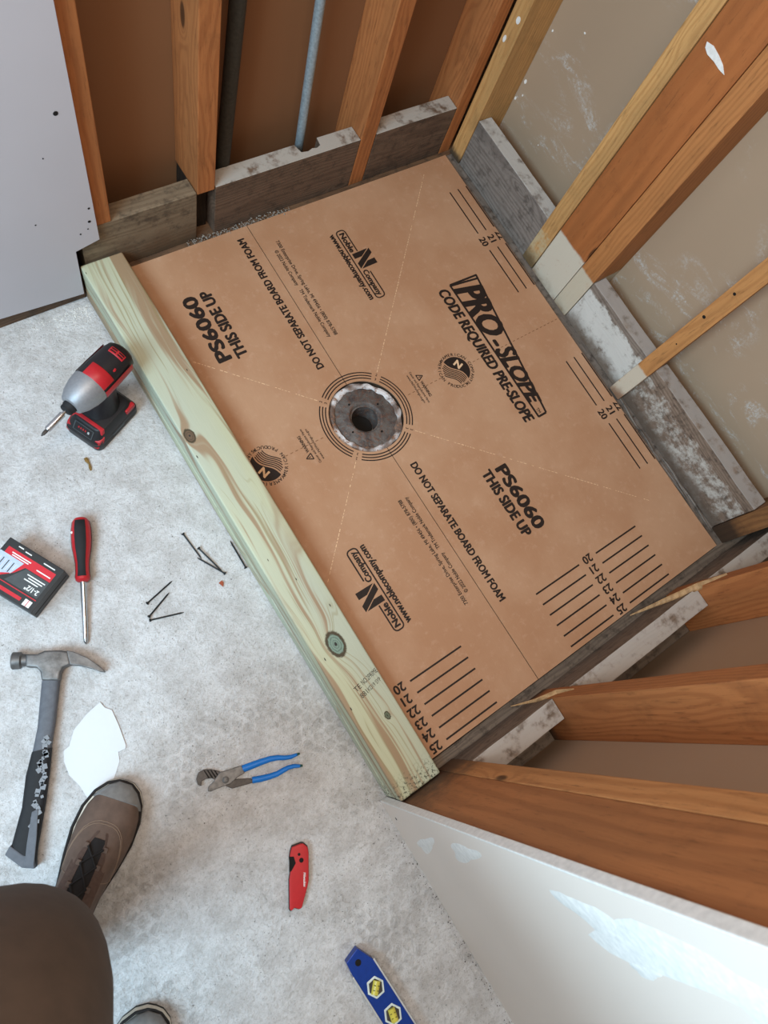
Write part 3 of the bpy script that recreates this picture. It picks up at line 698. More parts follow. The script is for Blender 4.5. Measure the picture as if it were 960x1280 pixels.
for sg in (1, -1):
    # wedge-shaped product name in its frame
    m = MB()
    def hgt(y): return 2.95 + (0.92 - 2.95) * (7.35 - y) / 14.6
    for (p, q) in (((14.1, 7.45), (14.1, -7.3)), ((17.12, 7.3), (15.0, -7.25)), ((14.1, 7.45), (17.2, 7.3)), ((14.1, -7.25), (15.0, -7.25)), ((14.2, 7.35), (17.05, 6.95))): line(m, p, q, 0.2)
    L = 12.9
    put_text(m, 'PRO', (14.2, 6.8), D, U, 2.0, 5.5, bold=0.036, shear=0.35, zf=lambda x, y: zi(x, y), taper=lambda u: hgt(6.6 - u) / 2.0)
    put_text(m, '-', (14.2, 0.9), D, U, 1.6, 0.6, bold=0.03, shear=0.3, zf=zi)
    put_text(m, 'SLOPE', (14.2, 0.0), D, U, 1.5, 6.1, bold=0.032, shear=0.35, zf=zi, taper=lambda u: hgt(-0.2 - u) / 1.5)
    put_text(m, 'TM', (14.3, -6.5), D, U, 0.3, 0.5, bold=0.01, zf=zi)
    add_print('printed_name', m, M['ink'], sg)
    m = MB(); put_text(m, 'CODE REQUIRED PRE-SLOPE', (12.62, 7.3), D, U, 1.0, 14.5, bold=0.028, shear=0.18, zf=zi); add_print('printed_text', m, M['ink'], sg)
    # round emblem
    m = MB(); cx, cy = 9.65, 0.0
    ring_text(m, 'AMERICAN COMPANY', cx, cy, 1.42, math.radians(20), math.radians(11.2), 0.27)
    ring_text(m, 'AMERICAN PRODUCTS', cx, cy, 1.42, math.radians(200), math.radians(10.6), 0.27, outward=False)
    for a in (122, 278):
        sx, sy = cx + 1.55 * math.cos(math.radians(a)), cy + 1.55 * math.sin(math.radians(a))
        m.add([(sx + 0.13 * (1 if k % 2 == 0 else 0.45) * math.cos(k * math.pi / 5), sy + 0.13 * (1 if k % 2 == 0 else 0.45) * math.sin(k * math.pi / 5), zi(sx, sy) + 0.004) for k in range(10)], [tuple(range(10))])
    # dark wave half
    R_ = 1.32; up_pts = [(cx + R_ * math.cos(a), cy + R_ * math.sin(a)) for a in [math.radians(-62 + 180 * i / 24) for i in range(25)]]
    e0, e1 = up_pts[0], up_pts[-1]
    wave = []
    for i in range(1, 16):
        f = i / 16; bx = e1[0] + (e0[0] - e1[0]) * f; by = e1[1] + (e0[1] - e1[1]) * f
        k = 0.16 * math.sin(2 * math.pi * f) - 0.12 * math.sin(math.pi * f); wave.append((bx - k * 0.88, by + k * -0.47))
    m.add([(x, y, zi(x, y)) for x, y in up_pts + wave], [tuple(range(len(up_pts) + len(wave)))])
    for s_ in range(6):
        off = 0.17 * (s_ + 1); prev = None
        for i in range(0, 17):
            f = i / 16; bx = e1[0] + (e0[0] - e1[0]) * f; by = e1[1] + (e0[1] - e1[1]) * f
            k = 0.16 * math.sin(2 * math.pi * f) - 0.12 * math.sin(math.pi * f)
            p = (bx - k * 0.88 - off * 0.88, by - k * 0.47 - off * 0.47)
            ok = math.hypot(p[0] - cx, p[1] - cy) < R_
            if prev and ok: line(m, prev, p, 0.085)
            prev = p if ok else None
    add_print('printed_emblem', m, M['ink'], sg)
    m = MB(); put_text(m, 'N', (9.85, 0.3), (0.35, -0.94), (0.94, 0.35), 0.62, 0.62, bold=0.03, zf=lambda x, y: zi(x, y) + 0.012, align='C'); add_print('emblem_letter', m, M['kraft_light'], sg)
    # warning note
    m = MB()
    tri = [(6.0, 1.25), (6.55, 0.97), (6.0, 0.69)]
    for a, b in zip(tri, tri[1:] + tri[:1]): line(m, a, b, 0.09)
    line(m, (6.12, 0.97), (6.34, 0.97), 0.07)
    put_text(m, 'WARNING', (6.0, 0.55), D, U, 0.26, 1.55, bold=0.02, zf=zi)
    put_text(m, 'Cancer and Reproductive Harm', (5.58, 1.75), D, U, 0.2, 3.2, bold=0.01, zf=zi)
    put_text(m, 'www.P65Warnings.ca.gov', (5.2, 1.6), D, U, 0.2, 2.9, bold=0.01, zf=zi)
    add_print('printed_warning', m, M['ink'], sg)
    # company mark
    m = MB(); x0, x1, ya, yb = 7.0, 7.9, 16.35, 9.1; rc = 0.32
    line(m, (x0, ya - rc), (x0, yb + rc), 0.12)
    line(m, (x1, ya - rc), (x1, 13.95), 0.12); line(m, (x1, 11.75), (x1, yb + rc), 0.12)
    line(m, (x0 + rc, ya), (x1 - rc, ya), 0.12); line(m, (x0 + rc, yb), (x1 - rc, yb), 0.12)
    arc_strip(m, x0 + rc, ya - rc, rc, math.radians(90), math.radians(180), 0.12, 6); arc_strip(m, x1 - rc, ya - rc, rc, 0, math.radians(90), 0.12, 6)
    arc_strip(m, x0 + rc, yb + rc, rc, math.radians(180), math.radians(270), 0.12, 6); arc_strip(m, x1 - rc, yb + rc, rc, math.radians(270), math.radians(360), 0.12, 6)
    put_text(m, 'Noble', (7.23, 16.05), D, U, 0.5, 2.0, bold=0.035, zf=zi)
    put_text(m, 'Company', (7.23, 12.0), D, U, 0.5, 2.65, bold=0.03, zf=zi)
    for q in ([(7.25, 13.85), (7.25, 13.33), (8.0, 13.33), (8.92, 13.88)], [(9.05, 13.86), (9.08, 13.34), (7.25, 12.27), (7.25, 12.84)], [(9.03, 12.79), (9.03, 12.24), (7.36, 12.22), (8.25, 12.77)]):
        m.add([(x, y, zi(x, y)) for x, y in q], [(0, 1, 2, 3)])
    put_text(m, 'www.noblecompany.com', (6.3, 16.25), D, U, 0.55, 7.0, bold=0.028, zf=zi)
    add_print('printed_company_mark', m, M['ink'], sg)
    m = MB()
    put_text(m, '7300 Enterprise Drive, Spring Lake, MI 49456 \u2022 (800) 878-5788', (1.52, 17.55), D, U, 0.32, 9.95, bold=0.012, zf=zi)
    put_text(m, '\u00a9 2022 Noble Company', (0.92, 16.75), D, U, 0.32, 3.7, bold=0.012, zf=zi)
    put_text(m, 'TM Trademark Noble Company', (0.92, 12.6), D, U, 0.32, 4.95, bold=0.012, zf=zi)
    add_print('printed_address', m, M['ink'], sg)
    m = MB()
    put_text(m, 'PS6060', (7.42, -9.4), D, U, 1.12, 6.15, bold=0.036, zf=zi); add_print('printed_number', m, M['ink'], sg)
    m = MB(); put_text(m, 'THIS SIDE UP', (6.06, -9.1), D, U, 0.9, 6.45, bold=0.03, zf=zi); add_print('printed_text', m, M['ink'], sg)
    m = MB(); put_text(m, 'DO NOT SEPARATE BOARD FROM FOAM', (0.9, -5.45), D, U, 0.62, 13.4, bold=0.026, zf=zi); add_print('printed_text', m, M['ink'], sg)

# trim scales: numbered inch lines on each side (c = 10, segments 5 long, 2 apart)
def scale_part(m, name, hs):
    keep = MB(); keep.v = m.v
    keep.f = [f for f in m.f if all(p[0] < BX1 - 0.005 and p[1] > BYn + 0.01 and p[0] > BX0 for p in (m.v[i] for i in f))]
    if keep.f:
        o = keep.build(name, M['ink'], None, (0, 0, 0), fix=False); o.parent = halves[hs]
def scale_near(cx, hs):
    for k in range(20, 26):
        for a, b in ((-6, -1), (1, 6)): m = MB(); line(m, (cx + a, -k), (cx + b, -k), 0.14); scale_part(m, 'trim_line', hs)
        m = MB(); put_text(m, str(k), (cx, -k + 0.34), (-1, 0), (0, -1), 0.66, None, bold=0.022, zf=zi, align='C'); scale_part(m, 'trim_number', hs)
def scale_side(cy):
    for k in (20, 21, 22):
        for a, b in ((-6, -1), (1, 6)): m = MB(); line(m, (k, cy + a), (k, cy + b), 0.13); scale_part(m, 'trim_line', 1)
        m = MB(); put_text(m, str(k), (k - 0.32, cy), D, U, 0.66, None, bold=0.022, zf=zi, align='C'); scale_part(m, 'trim_number', 1)
scale_near(10, 1); scale_near(-10, -1); scale_side(10); scale_side(-10)

# target rings round the drain, broken at the diagonals where tiny digits stand
for sg in (1, -1):
    m = MB()
    for r in (3.5, 3.75, 4.0):
        for a0, a1 in ((-90, -51), (-39, 39), (51, 90)):
            b0, b1 = (a0, a1) if sg > 0 else (180 - a1, 180 - a0)
            arc_strip(m, 0, 0, r, math.radians(b0), math.radians(b1), 0.1, 26)
    for a in (45, -45) if sg > 0 else (135, -135):
        for r, ch in ((3.48, '3'), (3.9, '2')):
            u = (math.cos(math.radians(a)), math.sin(math.radians(a)))
            put_text(m, ch, (u[0] * r, u[1] * r), (u[1], -u[0]), u, 0.22, None, bold=0.01, zf=zi, align='C')
    o = m.build('target_ring', M['ink'], None, (0, 0, 0), fix=False); o.parent = halves[sg]
    # scored fold lines: pale on the diagonals, dark dashes on the cross axis
    for q in (1, -1):
        m = MB(); r = 4.3; lim = 26.5 if sg > 0 else 14.5
        while r < lim:
            x, y = sg * r * 0.7071, q * r * 0.7071; ln = random.uniform(0.12, 0.3)
            if BX0 + 0.3 < x < BX1 - 0.3 and BYn + 0.3 < y < BYf - 0.3:
                if random.random() < 0.85: line(m, (x, y), (x + sg * ln * 0.7071, y + q * ln * 0.7071), random.uniform(0.035, 0.07))
            r += ln + 0.10
        o = m.build('fold_score', M['kraft_light'], None, (0, 0, 0), fix=False); o.parent = halves[sg]; o['kind'] = 'stuff'
    m = MB(); r = 4.35
    while r < (21.9 if sg > 0 else 10.8):
        if not (8.0 < r < 11.4): line(m, (sg * r, 0.0), (sg * (r + 0.25), 0.0), 0.055)
        r += 0.48
    o = m.build('fold_score', M['kraft_dark'], None, (0, 0, 0), fix=False); o.parent = halves[sg]; o['kind'] = 'stuff'

# ================================================================== DRAIN
drain = thing('floor_drain', 'old corroded round floor drain set in the pan board', 'drain', (0, 0, FZ))
m = MB().lathe([(3.05, -0.55), (2.6, -0.36), (1.7, -0.42), (1.5, -0.30), (1.32, -0.34), (1.22, -0.7), (1.1, -1.2), (1.05, -2.4)], 72, caps=False)
o = m.build('flange', M['drain'], None, (0, 0, FZ), smooth=True, rough=0.09); child_world(o, drain)
child_world(MB().lathe([(1.06, -2.42), (1.06, -2.36)], 40).build('drain_throat', M['hole'], None, (0, 0, FZ)), drain)
# ragged mortar rim
rings = []; rr = random.Random(3); nseg = 110
for i in range(nseg):
    a = 2 * math.pi * i / nseg; k = 0.14 * mnoise.noise((math.cos(a) * 3, math.sin(a) * 3, 0)) ; ring = []
    for j in range(8):
        b = 2 * math.pi * j / 8
        r = 2.94 + k + (0.27 + 0.16 * mnoise.noise((math.cos(a) * 5, math.sin(a) * 5, 4))) * math.cos(b); z = -0.34 + 0.16 * math.sin(b) + 0.1 * mnoise.noise((math.cos(a) * 6, math.sin(a) * 6, j * 0.5))
        ring.append((r * math.cos(a), r * math.sin(a), z))
    rings.append(ring)
m = MB().loft(rings + [rings[0]], caps=False); child_world(m.build('mortar_rim', M['rim'], None, (0, 0, FZ), rough=0.05), drain)
m = MB().lathe([(3.3, -0.6), (0.5, -0.6)], 48, caps=False)
child_world(MB().lathe([(3.3, FZ), (3.3, -0.62), (1.15, -0.62), (1.15, FZ)], 48, caps=False).build('mortar_bed', M['drain'], None, (0, 0, FZ)), drain)
for a in (20, 110, 200, 290):
    x, y = 1.78 * math.cos(math.radians(a)), 1.78 * math.sin(math.radians(a))
    child_world(MB().lathe([(0.09, -0.42), (0.09, -0.355)], 10, org=(x, y, 0)).build('bolt_hole', M['hole'], None, (x, y, FZ)), drain)

# ================================================================== TOOLS ON THE FLOOR
def circle(cx, cy, r, n=16): return [(cx + r * math.cos(2 * math.pi * i / n), cy + r * math.sin(2 * math.pi * i / n)) for i in range(n)]
def part(mb, name, mat, parent, bevel=0.0, seg=2, smooth=None, world=True, label=None, rough=0.0):
    """mesh given in world inches (world=True) or in the thing's own frame, hung under its thing"""
    o = mb.build(name, mat, None, (0, 0, 0), bevel=bevel, seg=seg, rough=rough)
    if smooth: smooth_by_angle(o, smooth)
    if world:
        L = Vector(parent.location); o.data.transform(Matrix.Translation(-L))
    o.parent = parent
    if label: o['label'] = label
    return o

# ---------------- impact driver, built facing +x and standing on its battery
drv = thing('impact_driver', 'red and black cordless impact driver standing on its battery', 'power tool', (-18.2, 10.15, FZ), math.radians(-155.7))
def P(mb, name, mat, **k): return part(mb, name, mat, drv, world=False, **k)
def rrect(x0, x1, y0, y1, r, n=5):
    pts = []
    for cx, cy, a in ((x1 - r, y1 - r, 0), (x0 + r, y1 - r, 90), (x0 + r, y0 + r, 180), (x1 - r, y0 + r, 270)):
        for i in range(n + 1): b = math.radians(a + 90 * i / n); pts.append((cx + r * math.cos(b), cy + r * math.sin(b)))
    return pts
bat = P(MB().prism(rrect(-2.2, 2.55, -1.62, 1.62, 0.5), 0.0, 1.0), 'battery', M['tool_black'], bevel=0.12, smooth=40)
g = MB().prism(rrect(-2.1, 2.45, -1.66, 1.66, 0.5), 0.42, 0.5); part(g, 'battery_groove', M['dark_steel'], bat, world=False)
for sy in (1, -1):
    q = MB().box(-0.4, 0.9, sy * 1.6, sy * 1.66, 0.62, 0.8); part(q, 'battery_badge', M['card_grey'], bat, world=False)
    q = MB().loft([[(2.05, sy * 1.1, 1.0), (2.6, sy * 1.15, 0.55), (2.5, sy * 1.5, 0.55), (1.9, sy * 1.62, 1.0)], [(1.7, sy * 1.05, 1.5), (2.3, sy * 1.1, 1.3), (2.2, sy * 1.5, 1.3), (1.6, sy * 1.55, 1.45)]])
    part(q, 'release_button', M['tool_red'], bat, bevel=0.06, world=False)
low = rrect(-2.15, 2.5, -1.6, 1.6, 0.5); up = rrect(-1.7, 1.75, -1.3, 1.3, 0.6)
foot = P(MB().prism(low, 1.0, 2.05, up), 'foot_housing', M['tool_black'], bevel=0.1, smooth=40)
# charge gauge lying on the sloping front of the foot
a, b = Vector((2.42, 0, 1.12)), Vector((1.80, 0, 2.0)); nrm = Vector((0.82, 0, 0.58))
def slope_pt(u, v, lift): q = a + (b - a) * u + nrm * lift; return (q.x, v, q.z)
def slope_box(u0, u1, v0, v1, h):
    return MB().loft([[slope_pt(u0, v0, 0), slope_pt(u0, v1, 0), slope_pt(u1, v1, 0), slope_pt(u1, v0, 0)], [slope_pt(u0, v0, h), slope_pt(u0, v1, h), slope_pt(u1, v1, h), slope_pt(u1, v0, h)]])
part(slope_box(0.1, 0.85, -0.85, 0.85, 0.05), 'gauge_panel', M['card_grey'], foot, world=False)
part(slope_box(0.16, 0.79, -0.77, 0.77, 0.065), 'gauge_face', M['tool_black'], foot, world=False)
for k in range(4): part(slope_box(0.45, 0.6, -0.45 + k * 0.2, -0.35 + k * 0.2, 0.09), 'gauge_light', M['tool_red'], foot, world=False)
part(slope_box(0.43, 0.62, 0.4, 0.55, 0.1), 'gauge_button', M['alu'], foot, world=False)
P(MB().loft([[(1.45, -1.42, 1.72), (1.45, 1.42, 1.72), (1.75, 1.42, 1.72), (1.75, -1.42, 1.72)], [(1.3, -1.32, 2.12), (1.3, 1.32, 2.12), (1.55, 1.32, 2.12), (1.55, -1.32, 2.12)]]), 'red_stripe', M['tool_red'], bevel=0.04)
P(MB().box(-1.9, -0.9, -1.58, -1.2, 1.2, 1.75), 'side_clip', M['tool_red'], bevel=0.12)
P(MB().box(-1.9, -0.9, 1.2, 1.58, 1.2, 1.75), 'side_clip', M['tool_red'], bevel=0.12)
# grip
secs = []
for z, cx, rx, ry in ((1.9, -0.15, 1.45, 1.15), (2.4, -0.35, 1.1, 0.9), (3.2, -0.6, 0.92, 0.72), (4.2, -0.8, 0.95, 0.7), (5.2, -0.85, 1.15, 0.8), (5.8, -0.9, 1.4, 0.95)):
    secs.append([(cx + rx * math.cos(2 * math.pi * i / 24), ry * math.sin(2 * math.pi * i / 24), z) for i in range(24)])
P(MB().loft(secs), 'grip', M['tool_black'], smooth=60)
P(MB().tube([(0.42, 0, 5.2), (0.55, 0, 4.8), (0.45, 0, 4.3)], [0.34, 0.38, 0.3], 12), 'trigger', M['tool_red'], smooth=60)
P(MB().loft([[(0.35, sy * 0.2 + 0.28 * math.cos(t), 2.1 + 0.1 * math.sin(t)) for t in [2 * math.pi * i / 12 for i in range(12)]] for sy in (-1, 1)]), 'belt_clip_screw', M['dark_steel'])
HZ = 6.35
body = P(MB().lathe([(0.05, -3.2), (0.75, -3.15), (1.08, -2.9), (1.2, -2.4), (1.28, -1.2), (1.32, 0.0), (1.33, 0.35)], 36, 'X', (0, 0, HZ)), 'motor_housing', M['tool_black'], smooth=40)
nose = P(MB().lathe([(1.33, 0.33), (1.34, 0.5), (1.28, 1.1), (1.1, 1.8), (0.82, 2.35), (0.74, 2.42), (0.3, 2.44)], 36, 'X', (0, 0, HZ)), 'gear_case', M['tool_silver'], smooth=40)
P(MB().lathe([(0.3, 2.4), (0.52, 2.42), (0.52, 2.62), (0.47, 2.68), (0.47, 2.9), (0.38, 2.98), (0.2, 2.98)], 24, 'X', (0, 0, HZ)), 'chuck_collar', M['rubber'], smooth=40)
bit = P(MB().lathe([(0.13, 2.9), (0.13, 3.2), (0.22, 3.24), (0.23, 4.7), (0.18, 4.78)], 16, 'X', (0, 0, HZ)), 'bit_holder', M['chrome'], smooth=40)
part(MB().lathe([(0.12, 4.75), (0.14, 4.95), (0.12, 5.15), (0.03, 5.35)], 8, 'X', (0, 0, HZ)), 'driver_bit', M['dark_steel'], bit, world=False)
# coloured panels hugging the housing
P(MB().lathe([(1.33, -0.75), (1.36, -0.7), (1.365, 0.3), (1.33, 0.34)], 20, 'X', (0, 0, HZ), False, (math.radians(28), math.radians(112))), 'red_panel', M['tool_red'], smooth=60)
for sy in (1, -1):
    c0 = 90 - sy * 88
    P(MB().lathe([(1.28, -2.6), (1.315, -2.5), (1.36, -0.9), (1.37, 0.28), (1.34, 0.32)], 10, 'X', (0, 0, HZ), False, (math.radians(c0 - 16), math.radians(c0 + 16))), 'side_flash', M['tool_red'], smooth=60)
v1 = P(MB().lathe([(1.24, -2.55), (1.30, -2.5), (1.31, -2.12), (1.26, -2.06)], 14, 'X', (0, 0, HZ), False, (math.radians(50), math.radians(104))), 'vent_frame', M['tool_red'])
for a0 in (54, 80):
    for xx in (-2.46, -2.28): part(MB().lathe([(1.325, xx), (1.325, xx + 0.1)], 5, 'X', (0, 0, HZ), False, (math.radians(a0), math.radians(a0 + 20))), 'vent_slot', M['dark'], v1, world=False)
P(MB().lathe([(0.2, HZ + 1.2), (0.14, HZ + 1.27)], 12, 'Z', (-1.25, 0.75, -0.28)), 'housing_screw', M['tool_red'])
P(MB().lathe([(0.2, HZ + 1.2), (0.14, HZ + 1.27)], 12, 'Z', (-2.75, 0.55, -0.4)), 'housing_screw', M['tool_red'])

# ---------------- screwdriver (axis along +x of its own frame, tip at +x)
sd_top = Vector((-23.44, 3.37)); sd_tip = Vector((-27.31, -5.08)); dv = sd_tip - sd_top
sd = thing('screwdriver', 'red and black handled screwdriver lying next to the fastener box', 'screwdriver', (sd_top.x, sd_top.y, FZ), math.atan2(dv.y, dv.x))
SZ = 0.71
prof = [(0.02, 0.0), (0.42, 0.05), (0.6, 0.3), (0.69, 0.9), (0.70, 1.6), (0.66, 2.3), (0.54, 3.0), (0.47, 3.5), (0.47, 4.2), (0.52, 4.5), (0.5, 4.66), (0.3, 4.68)]
part(MB().lathe(prof, 28, 'X', (0, 0, SZ)), 'handle', M['tool_red'], sd, world=False, smooth=40)
ov = [(r + 0.02, x) for r, x in prof if 0.25 < x < 4.6]
for a0 in (90, 210, 330):
    part(MB().lathe([(ov[0][0] - 0.06, ov[0][1] - 0.04)] + ov + [(ov[-1][0] - 0.06, ov[-1][1] + 0.03)], 8, 'X', (0, 0, SZ), False, (math.radians(a0 - 34), math.radians(a0 + 34))), 'grip_pad', M['rubber'], sd, world=False, smooth=60)
part(MB().lathe([(0.49, 4.52), (0.5, 4.72), (0.36, 4.86), (0.2, 4.88)], 20, 'X', (0, 0, SZ)), 'collar', M['tool_red'], sd, world=False, smooth=40)
shaft = MB().tube([(4.8, 0, SZ), (6.5, 0, SZ - 0.18), (8.5, 0, SZ - 0.42), (9.15, 0, SZ - 0.5), (9.32, 0, SZ - 0.52)], [0.19, 0.19, 0.19, 0.16, 0.06], 14)
part(shaft, 'shaft', M['chrome'], sd, world=False, smooth=40)
part(MB().box(8.9, 9.34, -0.03, 0.03, 0.06, 0.36), 'tip_blade', M['dark_steel'], sd, world=False)
part(MB().lathe([(0.01, 0.0), (0.09, 0.0)], 12, 'Z', (1.2, -0.58, SZ + 0.43), False), 'white_mark', M['white_ink'], sd, world=False)

# ---------------- fastener box
A_, B_, C_ = Vector((-28.1, 3.9)), Vector((-26.08, -0.08)), Vector((-29.22, -1.9))
box = thing('fastener_box', 'black and red cardboard box of fasteners on the floor', 'box', (A_.x, A_.y, FZ), math.atan2((B_ - A_).y, (B_ - A_).x))
BL, BW, BH = 4.46, 3.62, 2.1        # own frame: x from A to B, y from B side to C (negative)
part(MB().box(0, BL, -BW, 0, 0, BH), 'carton', M['card_black'], box, bevel=0.06, world=False)
part(MB().box(BL - 0.012, BL + 0.012, -BW + 0.12, -0.12, BH * 0.45, BH * 0.5), 'flap_edge', M['dark'], box, world=False)
ZT = BH + 0.006
def label_poly(pts, mat, name, dz=0.0): 
    m = MB(); m.add([(x, y, ZT + dz) for x, y in pts], [tuple(range(len(pts)))]); return part(m, name, mat, box, world=False)
label_poly([(0.35, -0.55), (4.15, -0.55), (4.15, -1.25), (2.2, -1.25), (1.8, -1.9), (0.7, -2.9), (0.35, -2.9)], M['card_red'], 'red_print')
label_poly([(0.05, -1.05), (1.95, -1.05), (1.65, -2.0), (0.8, -2.5), (0.05, -2.5)], M['card_photo'], 'picture_print', 0.004)
for k in range(7):
    x = 0.35 + 0.2 * k; label_poly([(x, -1.35), (x + 0.07, -1.35), (x + 0.07, -2.2 + 0.02 * k), (x, -2.2 + 0.02 * k)], M['dark_steel'] if k % 2 else M['alu'], 'picture_print', 0.008)
label_poly([(2.3, -1.3), (4.15, -1.3), (4.15, -2.6), (1.55, -2.6), (1.9, -1.95)], M['card_grey'], 'grey_print', 0.002)
label_poly([(0.2, -2.72), (4.2, -2.72), (4.2, -2.78), (0.2, -2.78)], M['card_red'], 'red_rule', 0.004)
tx = MB(); put_text(tx, '2-1/2"', (4.0, -2.12), (-1, 0), (0, -1), 0.34, 1.0, bold=0.02, zf=ZT + 0.01); part(tx, 'size_print', M['card_white'], box, world=False)
bars = MB()
for x0, x1, y in ((2.6, 4.0, -1.5), (2.8, 3.9, -1.68), (2.6, 3.7, -1.86), (2.9, 4.0, -0.95), (0.8, 2.3, -0.75), (0.9, 2.2, -0.9), (3.0, 3.9, -0.3), (0.9, 1.3, -0.2), (1.5, 2.0, -0.28)):
    bars.add([(x0, y, ZT + 0.01), (x1, y, ZT + 0.01), (x1, y - 0.08, ZT + 0.01), (x0, y - 0.08, ZT + 0.01)], [(0, 1, 2, 3)])
o = part(bars, 'small_print', M['card_white'], box, world=False); o['kind'] = 'stuff'
label_poly([(3.55, -2.95), (4.1, -2.95), (4.1, -3.42), (3.55, -3.42)], M['card_white'], 'logo_print', 0.004)
label_poly([(3.8, -2.95), (3.85, -2.95), (3.85, -3.42), (3.8, -3.42)], M['card_red'], 'logo_print', 0.006)
label_poly([(0.6, -3.05), (3.3, -3.05), (3.3, -3.3), (0.6, -3.3)], M['card_red'], 'red_print', 0.004)

# ---------------- hammer lying on its side
ham = thing('claw_hammer', 'steel claw hammer with grey and black rubber handle', 'hammer', (-32, -9, FZ))
def hp(mb, name, mat, **k): return part(mb, name, mat, ham, **k)
cheek = [(-30.9, -3.85), (-30.27, -4.22), (-29.79, -4.25), (-28.95, -4.73), (-28.5, -5.1), (-28.75, -6.0), (-29.27, -5.92), (-29.58, -6.16), (-29.86, -6.6), (-30.84, -5.98), (-30.63, -5.42), (-30.72, -5.01), (-31.3, -4.62)]
hp(MB().prism(cheek, FZ + 0.12, FZ + 1.12), 'head', M['steel'], bevel=0.16, seg=3, smooth=50)
# poll: turned striking face
pa, pb = Vector((-30.75, -4.35, FZ + 0.6)), Vector((-31.9, -3.72, FZ + 0.6)); dr = (pb - pa).normalized()
pol = MB().tube([pa, pa + dr * 0.4, pa + dr * 0.65, pa + dr * 0.75, pb - dr * 0.06, pb], [0.4, 0.42, 0.44, 0.58, 0.6, 0.54], 20); hp(pol, 'striking_face', M['steel'], smooth=40)
claw_o = [(-28.55, -5.0), (-28.22, -5.3), (-27.62, -6.17), (-27.27, -6.95), (-27.07, -7.57)]; claw_i = [(-28.8, -5.98), (-28.3, -6.36), (-27.72, -6.97), (-27.4, -7.4), (-27.15, -7.62)]
for z0, z1 in ((FZ + 0.14, FZ + 0.52), (FZ + 0.70, FZ + 1.10)):
    rings = []
    for (ox, oy), (ix, iy), k in zip(claw_o, claw_i, (1, 1, 0.85, 0.7, 0.4)):
        zm = (z0 + z1) / 2; hz = (z1 - z0) / 2 * k
        rings.append([(ox, oy, zm - hz), (ix, iy, zm - hz), (ix, iy, zm + hz), (ox, oy, zm + hz)])
    hp(MB().loft(rings), 'claw', M['steel'], bevel=0.05)
hl = [(-30.86, -5.95), (-32.46, -8.66), (-33.39, -9.9), (-34.36, -11.07), (-35.41, -12.74), (-36.83, -14.38), (-37.38, -14.72)]
hr = [(-29.86, -6.55), (-31.2, -8.7), (-32.3, -10.3), (-33.0, -11.5), (-34.1, -13.2), (-35.75, -15.5), (-36.3, -16.45)]
def handle_loft(i0, i1, z0, z1, grow):
    rings = []
    for k in range(i0, i1 + 1):
        l, r = Vector(hl[k]), Vector(hr[k]); d = (r - l) * grow / (r - l).length; l = l - d; r = r + d; zm, hz = (z0 + z1) / 2, (z1 - z0) / 2; ring = []
        for i in range(16):
            t = 2 * math.pi * i / 16; c = math.copysign(abs(math.cos(t)) ** 0.6, math.cos(t)); s_ = math.copysign(abs(math.sin(t)) ** 0.6, math.sin(t))
            q = (l + r) / 2 + (r - l) / 2 * c; ring.append((q.x, q.y, zm + hz * s_))
        rings.append(ring)
    return MB().loft(rings)
hp(handle_loft(0, 3, FZ + 0.1, FZ + 1.0, 0.0), 'handle_shaft', M['grey_rubber'], smooth=60)
hp(handle_loft(2, 6, FZ + 0.02, FZ + 1.1, 0.03), 'grip', M['rubber'], smooth=60)
# pale worn core and knurled patches on the grip
core = [(-34.95, -13.3), (-34.55, -13.35), (-35.4, -14.9), (-36.25, -16.3), (-36.75, -16.05), (-36.05, -14.9)]
hp(MB().prism(core, FZ + 1.0, FZ + 1.17), 'grip_core', M['grey_rubber'], bevel=0.04)
end = [(-36.9, -14.4), (-37.4, -14.72), (-36.9, -16.0), (-36.3, -16.5), (-36.0, -15.8), (-36.5, -15.4)]
hp(MB().prism(end, FZ + 0.03, FZ + 1.13), 'end_cap', M['grey_rubber'], bevel=0.08)
rr = random.Random(5)
for i in range(30):
    f = i / 29; k = 1.6 + f * 2.9; i0 = int(k); ff = k - i0
    r = Vector(hr[i0]).lerp(Vector(hr[i0 + 1]), ff); l = Vector(hl[i0]).lerp(Vector(hl[i0 + 1]), ff)
    q = r.lerp(l, rr.uniform(0.12, 0.42)); sz = rr.uniform(0.12, 0.24); an = rr.uniform(0, 3)
    top = FZ + (1.10 if k > 2 else 1.0)
    hp(MB().prism([(q.x + sz * math.cos(an + j * 1.57), q.y + sz * math.sin(an + j * 1.57)) for j in range(4)], top - 0.06, top + 0.02), 'grip_stud', M['pale_rubber'])

# ---------------- nails
def nail(hx, hy, tx_, ty_, lab, lift=0.0):
    h = Vector((hx, hy, FZ + 0.13 + lift)); t = Vector((tx_, ty_, FZ + 0.05)); d = (t - h).normalized()
    root = thing('nail', lab, 'nail', (hx, hy, FZ), 0.0, 'loose black nails on the floor')
    part(MB().tube([h, h + (t - h) * 0.9, t], [0.062, 0.062, 0.012], 8), 'shank', M['nail'], root, smooth=50)
    part(MB().tube([h - d * 0.05, h - d * 0.02, h + d * 0.03, h + d * 0.1], [0.10, 0.135, 0.13, 0.065], 12), 'nail_head', M['nail'], root, smooth=40)
NL = 'in the crossed trio nearer the curb'
nail(-17.54, -1.17, -17.28, -3.6, 'black nail lying highest in the trio nearer the curb')
nail(-17.09, -2.77, -16.42, -5.25, 'black nail touching another along its length beside the curb', 0.12)
nail(-16.33, -5.5, -17.53, -3.33, 'black nail crossing tip-first under its neighbour beside the curb')
nail(-14.72, -5.9, -14.68, -3.39, 'single black nail lying against the foot of the curb')
nail(-22.36, -4.63, -19.99, -4.02, 'lone straight black nail apart from the joined pair')
